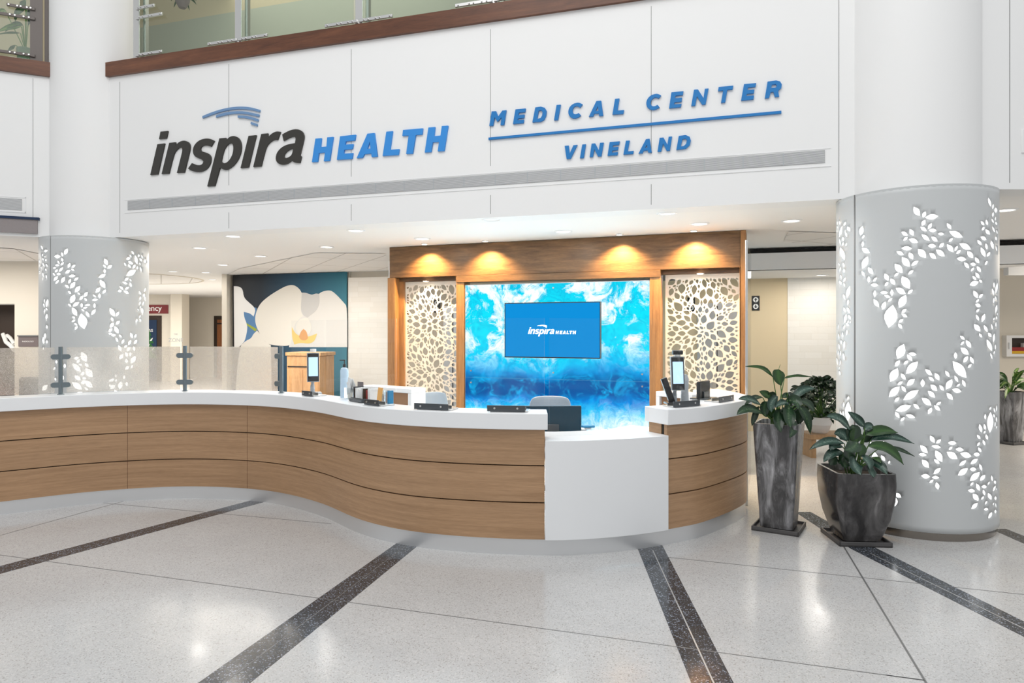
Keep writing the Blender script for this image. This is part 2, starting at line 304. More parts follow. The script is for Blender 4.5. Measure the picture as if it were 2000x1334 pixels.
# ---------------------------------------------------------------- geometry helpers
class MB:
    def __init__(s): s.v = []; s.f = []; s.uv = []
    def add(s, vs, fs, uvs=None):
        n = len(s.v); s.v += [Vector(p) for p in vs]
        for i, f in enumerate(fs):
            s.f.append([n+k for k in f]); s.uv.append(uvs[i] if uvs else [(0,0)]*len(f))
        return s
    def box(s, c, d, rz=0, rx=0, ry=0):
        R = Matrix.Rotation(rz, 3, 'Z') @ Matrix.Rotation(ry, 3, 'Y') @ Matrix.Rotation(rx, 3, 'X')
        vs = [Vector(c) + R @ Vector((x*d[0]/2, y*d[1]/2, z*d[2]/2)) for x in (-1,1) for y in (-1,1) for z in (-1,1)]
        return s.add(vs, [(0,1,3,2),(4,6,7,5),(0,4,5,1),(2,3,7,6),(0,2,6,4),(1,5,7,3)])
    def hexa(s, lo, hi):          # lo, hi: four corners each, same winding (ccw seen from above)
        return s.add(list(lo)+list(hi), [(3,2,1,0),(4,5,6,7),(0,1,5,4),(1,2,6,5),(2,3,7,6),(3,0,4,7)],
            [[(0,0)]*4,[(0,0)]*4]+[[(0,lo[0][2]),(( Vector(lo[(i+1)%4])-Vector(lo[i])).length,lo[0][2]),((Vector(lo[(i+1)%4])-Vector(lo[i])).length,hi[0][2]),(0,hi[0][2])] for i in range(4)])
    def prism(s, pts, o, u, v, n, d, uvoff=(0,0)):     # 2D outline on a plane (o,u,v), thickness d along n
        o, u, v, n = map(Vector, (o,u,v,n)); k = len(pts)
        a = [o+u*p[0]+v*p[1] for p in pts]; b = [q+n*d for q in a]
        uvf = [(p[0]+uvoff[0], p[1]+uvoff[1]) for p in pts]
        fs = [list(range(k))[::-1], list(range(k, 2*k))] + [(i, (i+1)%k, k+(i+1)%k, k+i) for i in range(k)]
        return s.add(a+b, fs, [uvf[::-1], uvf] + [[uvf[i], uvf[(i+1)%k], uvf[(i+1)%k], uvf[i]] for i in range(k)])
    def tube(s, pts, r, seg=8, r2=None):
        pts = [Vector(p) for p in pts]; n = len(pts); base = len(s.v); up = Vector((0,0,1))
        for i, p in enumerate(pts):
            t = (pts[min(i+1,n-1)]-pts[max(i-1,0)]).normalized()
            a = t.cross(up) if abs(t.dot(up)) < .98 else t.cross(Vector((1,0,0)))
            a.normalize(); b = t.cross(a)
            rr = r if r2 is None else r+(r2-r)*i/(n-1)
            for k in range(seg):
                an = 2*PI*k/seg; s.v.append(p+a*rr*math.cos(an)+b*rr*math.sin(an))
        for i in range(n-1):
            for k in range(seg):
                s.f.append([base+i*seg+k, base+i*seg+(k+1)%seg, base+(i+1)*seg+(k+1)%seg, base+(i+1)*seg+k]); s.uv.append([(0,0)]*4)
        s.f.append([base+k for k in range(seg)][::-1]); s.uv.append([(0,0)]*seg)
        s.f.append([base+(n-1)*seg+k for k in range(seg)]); s.uv.append([(0,0)]*seg)
        return s
    def lathe(s, prof, c, seg=48, caps=True):
        base = len(s.v); c = Vector(c); n = len(prof)
        for (r, z) in prof:
            for k in range(seg):
                an = 2*PI*k/seg; s.v.append(c+Vector((r*math.cos(an), r*math.sin(an), z)))
        for i in range(n-1):
            for k in range(seg):
                s.f.append([base+i*seg+k, base+i*seg+(k+1)%seg, base+(i+1)*seg+(k+1)%seg, base+(i+1)*seg+k]); s.uv.append([(0,0)]*4)
        if caps:
            s.f.append([base+k for k in range(seg)][::-1]); s.uv.append([(0,0)]*seg)
            s.f.append([base+(n-1)*seg+k for k in range(seg)]); s.uv.append([(0,0)]*seg)
        return s
    def build(s, name, m, parent=None, bev=0, sub=0, smooth=35):
        me = bpy.data.meshes.new(name)
        off = Vector(parent['wloc']) if parent is not None and 'wloc' in parent else Vector((0,0,0))
        me.from_pydata([p-off for p in s.v], [], s.f); me.update()
        uvl = me.uv_layers.new(name='UVMap'); flat = [c for u in s.uv for p in u for c in p]
        uvl.data.foreach_set('uv', flat)
        me.materials.append(M[m] if isinstance(m, str) else m)
        if smooth:
            me.polygons.foreach_set('use_smooth', [True]*len(me.polygons)); me.set_sharp_from_angle(angle=math.radians(smooth))
        o = bpy.data.objects.new(name, me); COL.objects.link(o)
        if parent is not None: o.parent = parent; o['wloc'] = tuple(off)
        if bev:
            b = o.modifiers.new('bevel', 'BEVEL'); b.width = bev; b.segments = 2; b.limit_method = 'ANGLE'
        if sub: q = o.modifiers.new('sub', 'SUBSURF'); q.levels = q.render_levels = sub
        return o
def tag(o, label=None, cat=None, group=None, kind=None):
    if label: o['label'] = label
    if cat: o['category'] = cat
    if group: o['group'] = group
    if kind: o['kind'] = kind
    return o
def thing(name, label, cat, loc=(0,0,0), group=None):
    o = bpy.data.objects.new(name, None); COL.objects.link(o); o.location = loc; o['wloc'] = tuple(loc); o.empty_display_size = .1
    return tag(o, label, cat, group)
def struct(name, mb, m, **k): return tag(mb.build(name, m, **k), kind='structure')
def copy_tree(o, loc=None, rz=None, label=None, parent=None):
    c = o.copy(); COL.objects.link(c)
    if parent is not None: c.parent = parent
    if loc is not None: c.location = loc
    if rz is not None: c.rotation_euler = (0,0,rz)
    if label: c['label'] = label
    for ch in list(o.children): copy_tree(ch, parent=c)
    return c
def at(px, py, Y): return Vector(((px-HX)*Y/F, Y, H-(py-HY)*Y/F))
def flo(px, py, z=0.0):
    Y = (H-z)*F/(py-HY); return Vector(((px-HX)*Y/F, Y, z))
class Plane:                    # a vertical plane through two floor points; s runs along it, out is towards the camera
    def __init__(s, A, B):
        s.A = Vector((A[0], A[1], 0)); d = Vector((B[0]-A[0], B[1]-A[1], 0)); s.L = d.length; s.u = d.normalized(); s.n = Vector((s.u.y, -s.u.x, 0)); s.v = Vector((0,0,1))
    def sz(s, px, py=645, off=0):
        t = (px-HX)/F; A = s.A+s.n*off
        k = (t*A.y-A.x)/(s.u.x-t*s.u.y); Y = A.y+k*s.u.y
        return k, H-(py-HY)*Y/F
    def P(s, k, z, off=0): return s.A+s.u*k+s.n*off+Vector((0,0,z))
    def px(s, px, py, off=0): k, z = s.sz(px, py, off); return s.P(k, z, off)
    def slab(s, mb, s0, s1, z0, z1, off=0, d=.05):      # box on the plane, from off outwards by d
        return mb.prism([(s0,z0),(s1,z0),(s1,z1),(s0,z1)], s.P(0,0,off), s.u, s.v, s.n, d)
    @property
    def ang(s): return math.atan2(s.u.y, s.u.x)
def text(name, body, size, m, o, u, v, n, parent, ext=.002, off=0, align='LEFT', shear=0, bold=0):
    cu = bpy.data.curves.new(name, 'FONT'); cu.body = body; cu.size = size; cu.extrude = ext; cu.align_x = align; cu.shear = shear; cu.offset = bold; cu.resolution_u = 3
    t = bpy.data.objects.new('t', cu); COL.objects.link(t)
    dg = bpy.context.evaluated_depsgraph_get(); me = bpy.data.meshes.new_from_object(t.evaluated_get(dg)); bpy.data.objects.remove(t)
    ofs = Vector(parent['wloc']); u, v, n = map(Vector, (u,v,n)); o = Vector(o)+n*off
    for q in me.vertices: q.co = o+u*q.co.x+v*q.co.y+n*q.co.z-ofs
    me.materials.clear(); me.materials.append(M[m]); ob = bpy.data.objects.new(name, me); COL.objects.link(ob); ob.parent = parent
    return ob
def glyph(name, loops, plane, off, d, m, parent, xf=None):   # filled outline with holes as a flat raised letter
    cu = bpy.data.curves.new(name, 'CURVE'); cu.dimensions = '2D'; cu.fill_mode = 'BOTH'; cu.extrude = d/2
    for lp in loops:
        sp = cu.splines.new('POLY'); sp.points.add(len(lp)-1)
        for i, p in enumerate(lp): sp.points[i].co = (p[0], p[1], 0, 1)
        sp.use_cyclic_u = True
    t = bpy.data.objects.new('t', cu); COL.objects.link(t)
    dg = bpy.context.evaluated_depsgraph_get(); me = bpy.data.meshes.new_from_object(t.evaluated_get(dg)); bpy.data.objects.remove(t)
    ofs = Vector(parent['wloc'])
    for q in me.vertices: q.co = plane.P(q.co.x, q.co.y, off+d/2+q.co.z)-ofs
    me.materials.clear(); me.materials.append(M[m]); ob = bpy.data.objects.new(name, me); COL.objects.link(ob); ob.parent = parent
    return ob
def round_poly(pts, it=1):     # corner-cutting of traced curved outlines
    for _ in range(it):
        out = []; n = len(pts)
        for i in range(n):
            a, b, c = Vector(pts[i-1]), Vector(pts[i]), Vector(pts[(i+1)%n])
            if (b-a).angle(c-b, 0) > .95: out.append(tuple(b)); continue
            out += [tuple(b+(a-b)*.25), tuple(b+(c-b)*.25)]
        pts = out
    return pts
def nums(t): 
    a = [float(x) for x in t.replace(',', ' ').split()]; return list(zip(a[0::2], a[1::2]))
def perforate(u0, u1, z0, z1, loops, nu, nz):      # triangulated sheet (u,z) with the loops cut out
    V = []; E = []
    for i in range(nu+1):
        for j in range(nz+1): V.append(Vector((u0+(u1-u0)*i/nu+(random.uniform(-.001,.001) if 0<i<nu else 0), z0+(z1-z0)*j/nz+(random.uniform(-.001,.001) if 0<j<nz else 0))))
    for lp in loops:
        b = len(V); V += [Vector(p) for p in lp]; E += [(b+k, b+(k+1)%len(lp)) for k in range(len(lp))]
    ov, oe, of, _, _, _ = delaunay_2d_cdt(V, E, [], 0, 1e-5)
    vx = np.array([(p[0], p[1]) for p in ov]); fa = [list(f) for f in of]
    ce = np.array([vx[f].mean(axis=0) for f in fa]); dead = np.zeros(len(fa), bool)
    for lp in loops:
        L = np.array([tuple(p) for p in lp]); mn = L.min(0); mx = L.max(0)
        idx = np.where((ce[:,0]>mn[0])&(ce[:,0]<mx[0])&(ce[:,1]>mn[1])&(ce[:,1]<mx[1]))[0]
        if len(idx) == 0: continue
        c = ce[idx]; ins = np.zeros(len(idx), bool); j = len(L)-1
        for i in range(len(L)):
            xi, yi = L[i]; xj, yj = L[j]
            if yi != yj: ins ^= ((yi > c[:,1]) != (yj > c[:,1])) & (c[:,0] < (xj-xi)*(c[:,1]-yi)/(yj-yi)+xi)
            j = i
        dead[idx[ins]] = True
    return vx, [f for i, f in enumerate(fa) if not dead[i]]

# ---------------------------------------------------------------- floor
fl = MB(); fl.add([(-20,-4,0),(16,-4,0),(16,28,0),(-20,28,0)], [(0,1,2,3)]); struct('floor', fl, 'terrazzo')
_t = [0]
def trim(mb, m):
    _t[0] += 1; return struct('trim_%d' % _t[0], mb, m, smooth=0)
def inlay(pts, z, m):
    P = [flo(*p) if isinstance(p, tuple) else p for p in pts]
    mb = MB(); mb.prism([(p.x, p.y) for p in P], (0,0,-.01), (1,0,0), (0,1,0), (0,0,1), .01+z); trim(mb, m)
def ext(a, b, k):               # point beyond b on the line a-b
    return b+(b-a)*k
def strip(a0, a1, b0, b1, k=1.2, z=.0008, m='darkstrip', k0=0):
    a0, a1, b0, b1 = flo(*a0), flo(*a1), flo(*b0), flo(*b1)
    inlay([ext(b0,a0,k0) if k0 else a0, ext(b1,a1,k0) if k0 else a1, ext(a1,b1,k), ext(a0,b0,k)], z, m)
strip((488,978),(514.5,981),(0,1105.7),(0,1121))
strip((776,1060),(816,1066),(387,1334),(489,1334))
strip((1244,1068),(1292,1062),(1350,1334),(1433,1334))
strip((1553,1000),(1583,1000),(1662,1072),(1712,1071), 0)
strip((1662,1072),(1712,1071),(2000,1244),(2000,1214))
strip((1935,1033),(1965,1033),(2000,1062),(2000,1047), 7)
def line(a, b, w=.006, k=.5, m='divider', z=.0012):
    a, b = flo(*a), flo(*b); d = (b-a).normalized(); n = Vector((-d.y, d.x, 0))*w/2; e = b+(b-a)*k
    inlay([a-n, a+n, e+n, e-n], z, m)
line((245,978),(0,1046)); line((192,981.5),(647,1023),k=0); line((1806,1329),(0,1084),k=.3); line((1806,1329),(1140,1238),k=-.9)
line((1300,1088),(1682,1128),k=2.5); line((1647,1066),(1806,1329),.011); line((1275,1075),(1394,1334),.008,m='dividerl'); line((1700,1081),(2000,1228),.008,m='dividerl')
line((797,1063),(438,1334),.006,m='divider')

# ---------------------------------------------------------------- facade of the atrium
Z1, ZT = 2.80, 4.78
A = Vector((2.864, 5.965, 0)); U = Vector((.9532, -.3025, 0)).normalized()
FA = Plane(A-U*8.40, A+U*.12)            # ends hidden against the columns
fw = MB(); FA.slab(fw, 0, FA.L, Z1-.004, ZT, -.30, .30); struct('wall_front', fw, 'wall', smooth=0)
fr = Plane((3.93,5.55),(7.0,5.55)); fw = MB(); fr.slab(fw, -.15, 3.0, Z1-.004, 7, -.30, .30); struct('wall_front_right', fw, 'wall', smooth=0)
fll = Plane((-8.2,7.32),(-5.62,8.50)); fw = MB(); fll.slab(fw, 0, fll.L, 2.796, ZT, -.30, .30); struct('wall_front_left', fw, 'wall', smooth=0)
fw = MB(); FA.slab(fw, FA.L-.6, FA.L, ZT, 7, -.30, .30); struct('wall_front_upper', fw, 'wall', smooth=0)
# panel joints
def joint(pl, px, y0, y1, w=.0045):
    k, _ = pl.sz(px); mb = MB(); _, za = pl.sz(px, y0); _, zb = pl.sz(px, y1); pl.slab(mb, k-w/2, k+w/2, zb, za, 0, .0015); trim(mb, 'divider')
for px, a, b in ((234,160,455),(447,125,362),(447,415,446),(686,96,345),(686,399,431),(958,57,324),(958,381,418),(1272,12,300),(1272,360,400),(1638.5,-40,377)): joint(FA, px, a, b)
joint(fr, 1972, -40, 357); joint(fll, 64.5, 153, 424)
# cherry trim along the edge of the upper floor
t1 = MB(); FA.slab(t1, .02, FA.L-.3, ZT, 4.955, -.30, .34); trim(t1, 'trimwood')
t1 = MB(); fll.slab(t1, 0, fll.L-.02, ZT, 4.955, -.30, .34); trim(t1, 'trimwood')
# ventilation grille across the facade
g = thing('vent_grille', 'long slim metal air grille set under the big lettering', 'vent', FA.px(930, 365))
k0, z0 = FA.sz(250, 412); k1, _ = FA.sz(1611); z0, z1 = 3.122, 3.232
mb = MB(); FA.slab(mb, k0, k1, z0, z1, 0, .006); mb.build('louvre', 'grille', g, smooth=0)
mb = MB(); FA.slab(mb, k0-.05, k1+.05, z0-.035, z0-.028, 0, .006); FA.slab(mb, k0-.05, k1+.05, z1+.012, z1+.018, 0, .004); mb.build('edge_trim', 'white', g, smooth=0)
for i in range(1, 23): mb = MB(); FA.slab(mb, k0+(k1-k0)*i/23-.004, k0+(k1-k0)*i/23+.004, z0, z1, .005, .003); mb.build('divider', 'grey', g, smooth=0)
g = thing('vent_grille', 'short air grille high on the left wall above the dark shade', 'vent', fll.px(20, 400))
mb = MB(); k, za = fll.sz(43, 389); k2, zb = fll.sz(43, 411); fll.slab(mb, k-1.2, k, zb, za, 0, .006); mb.build('louvre', 'grille', g, smooth=0)
mb = MB(); fll.slab(mb, k-1.25, k+.04, zb-.03, zb-.015, 0, .005); fll.slab(mb, k-1.25, k+.04, za+.015, za+.025, 0, .005); fll.slab(mb, k+.03, k+.04, zb-.03, za+.025, 0, .005); mb.build('edge_trim', 'white', g, smooth=0)
g = thing('window_shade', 'grey rolled shade under a dark bar at the left edge', 'shade', fll.px(30, 440))
k, zt = fll.sz(78, 426); mb = MB(); fll.slab(mb, k-1.5, k, zt-.03, zt, .0, .05); mb.build('head_bar', 'navy', g, smooth=0)
k, za = fll.sz(74, 428); _, zb = fll.sz(74, 457); mb = MB(); fll.slab(mb, k-1.5, k, zb, za, 0, .035); mb.build('shade_cloth', mat('grey_shade_cloth', (.30,.27,.27), .8, bump=.3, bscale=20), g, smooth=0)
g = thing('wall_plate', 'pale blank plate on the white wall at the right edge', 'wall plate', fr.px(2003, 276)); mb = MB(); k, za = fr.sz(1994, 253); _, zb = fr.sz(1994, 299); fr.slab(mb, k, k+.3, zb, za, 0, .012); mb.build('plate', 'wall', g, bev=.003)

# ---------------------------------------------------------------- lettering
RA, RB, RC, RD, RE, RF = (285,240,160/1642), (435,240,170/1744), (385,200,.07), (600,240,.145), (940,150,.155), (1240,150,.155)
def tr(R, t): return [FA.sz(R[0]+x*R[2], R[1]+y*R[2], .02) for x, y in nums(t)]
logo = [
 ('letter','inkdark',RA,['290,175 438,160 405,310 260,325'],0),
 ('letter','inkdark',RA,['228,427 373,410 232,1030 85,1045'],0),
 ('letter','inkdark',RA,['465,400 592,387 588,460 640,400 700,365 770,352 840,375 878,430 882,500 870,570 765,993 618,1003 720,600 730,540 720,498 690,492 650,500 600,550 552,620 455,1015 312,1025'],1),
 ('letter','inkdark',RA,['1368,360 1320,330 1260,315 1200,312 1110,330 1030,375 965,450 935,540 945,620 990,680 1060,712 1120,735 1150,770 1140,810 1110,840 1060,850 1000,840 920,805 842,915 890,950 960,975 1040,985 1130,970 1210,925 1270,850 1300,760 1300,680 1265,625 1210,595 1140,578 1100,560 1085,520 1100,480 1140,455 1190,448 1240,455 1300,475'],1),
 ('letter','inkdark',RB,['-69,310 60,298 62,358 110,300 160,270 220,260 290,280 340,335 368,420 370,520 350,620 310,720 250,810 180,880 110,925 50,943 0,930 -59,895 -164,1262 -312,1272','-34,770 -8,640 8,590 25,530 55,480 95,430 140,405 175,408 200,430 212,480 208,560 190,640 150,720 100,780 40,812 -9,795'],1),
 ('letter','inkdark',RB,['515,260 670,245 512,890 355,905'],0),
 ('letter','inkdark',RB,['770,222 905,208 900,298 950,240 1010,195 1080,168 1155,178 1095,340 1030,335 960,370 900,430 855,510 765,868 608,885'],1),
 ('letter','inkdark',RB,['1190,232 1250,195 1320,160 1400,132 1480,125 1550,140 1600,180 1628,250 1625,310 1610,380 1545,650 1575,672 1545,798 1480,800 1430,790 1395,770 1382,745 1340,785 1280,820 1190,842 1120,820 1070,770 1058,700 1075,620 1120,545 1200,475 1300,430 1445,405 1460,330 1455,290 1430,272 1370,280 1290,315 1218,360','1412,513 1350,525 1290,560 1240,610 1222,660 1235,695 1270,705 1320,690 1385,640'],1),
 ('swoosh_bar','swoosh',RC,['145,380 400,275 650,195 900,140 1100,118 1300,115 1500,135 1745,205 1738,265 1500,205 1300,185 1100,185 900,205 650,260 400,345 145,442'],1),
 ('swoosh_bar','swoosh',RC,['530,355 700,300 900,260 1150,240 1400,258 1725,335 1712,400 1400,325 1150,305 900,325 700,370 520,420'],1),
 ('swoosh_bar','swoosh',RC,['1130,360 1300,368 1500,400 1700,465 1690,532 1500,470 1300,432 1130,425'],0),
 ('swoosh_bar','swoosh',RC,['1495,540 1672,600 1665,665 1488,605'],0),
 ('letter','blue1',RD,['110,212 190,205 178,325 258,318 268,195 350,188 300,510 222,516 240,398 155,405 140,522 62,528'],0),
 ('letter','blue1',RD,['442,180 652,158 640,235 520,248 508,292 620,285 608,350 498,362 490,415 615,405 605,482 398,497'],0),
 ('letter','blue1',RD,['810,145 905,135 945,452 868,460 862,412 770,420 742,468 665,475','843,250 850,345 808,350'],0),
 ('letter','blue1',RD,['1065,118 1150,110 1115,362 1240,352 1228,430 1015,445'],0),
 ('letter','blue1',RD,['1290,95 1557,72 1548,155 1460,162 1420,412 1332,418 1365,170 1280,175'],0),
 ('letter','blue1',RD,['1632,62 1722,55 1708,178 1795,170 1812,42 1898,36 1845,375 1757,382 1775,255 1690,260 1668,390 1582,398'],0)]
name2 = [
 (RE,['130,435 185,432 212,500 265,425 315,420 285,605 240,608 255,510 202,567 168,508 147,615 100,618']),
 (RE,['430,410 558,398 552,443 472,452 468,482 545,475 538,518 462,525 455,548 537,540 530,582 398,594']),
 (RE,['680,385 750,375 800,390 822,430 815,490 790,540 745,565 643,573','722,425 755,422 772,447 765,490 745,520 703,530']),
 (RE,['948,355 1000,350 965,542 916,546']),
 (RE,['1275,345 1240,328 1210,325 1160,338 1115,375 1095,425 1098,475 1125,512 1170,525 1215,515 1255,485 1228,455 1195,472 1165,468 1148,440 1152,400 1175,372 1205,366 1245,385']),
 (RE,['1450,305 1510,300 1535,490 1485,493 1478,460 1422,465 1408,498 1355,502','1468,370 1475,428 1440,432']),
 (RE,['1685,278 1740,272 1715,425 1798,418 1788,465 1652,475']),
 (RF,['330,235 300,218 265,212 200,232 155,280 140,335 155,385 200,415 250,415 312,385 285,352 250,372 215,370 195,335 205,290 240,262 270,258 300,270']),
 (RF,['460,195 612,180 603,228 512,238 507,270 595,262 587,312 500,320 494,348 588,340 578,380 430,395']),
 (RF,['745,162 795,158 865,268 882,150 928,146 890,345 848,350 782,245 760,362 710,366']),
 (RF,['1055,128 1240,110 1230,158 1165,163 1138,320 1085,326 1112,172 1048,178']),
 (RF,['1375,92 1530,78 1520,125 1425,135 1420,168 1507,160 1498,208 1410,215 1405,242 1502,234 1495,282 1338,298']),
 (RF,['1672,60 1780,45 1830,58 1852,95 1845,140 1805,175 1818,248 1765,253 1745,188 1712,192 1690,265 1637,270','1728,98 1775,92 1790,112 1775,135 1718,142']),
 (RE,['90,765 3781,426 3781,460 90,793']),
 (RE,['1050,870 1100,865 1112,970 1160,862 1210,857 1125,1030 1075,1035']),
 (RE,['1272,853 1317,849 1290,1020 1242,1025']),
 (RE,['1390,842 1435,838 1480,925 1495,832 1542,828 1512,1000 1470,1003 1425,912 1405,1008 1365,1012']),
 (RE,['1618,822 1745,812 1735,855 1660,862 1656,888 1728,882 1720,922 1650,930 1645,955 1722,948 1715,985 1590,995']),
 (RE,['1822,805 1870,802 1843,940 1920,932 1912,970 1790,980']),
 (RF,['140,785 185,780 212,950 168,953 160,925 110,930 95,962 45,966','152,855 158,892 128,895']),
 (RF,['312,768 360,764 410,855 425,755 468,751 440,928 400,932 355,840 330,940 285,943']),
 (RF,['553,745 640,733 690,755 705,800 690,860 640,905 522,920','598,785 640,778 655,800 645,845 615,872 578,878'])]
sg = thing('logo_sign', 'raised charcoal and bright blue wall lettering with a swoosh above it', 'sign', FA.px(585, 300))
logo2d = []
for nm, m, R, lps, sm in logo:
    L = [tr(R, t) for t in lps]
    if sm: L = [round_poly(l, 2) for l in L]
    logo2d.append((nm, m, L)); glyph(nm, L, FA, 0, .02, m, sg)
sg2 = thing('name_sign', 'raised blue wall lettering in two lines with a rule between', 'sign', FA.px(1240, 230))
for i, (R, lps) in enumerate(name2):
    L = [tr(R, t) for t in lps]
    glyph('rule' if i == 13 else 'letter', [round_poly(l, 1) if len(l) > 12 and i not in (1,8,11,17) else l for l in L], FA, 0, .02, 'blue2', sg2)

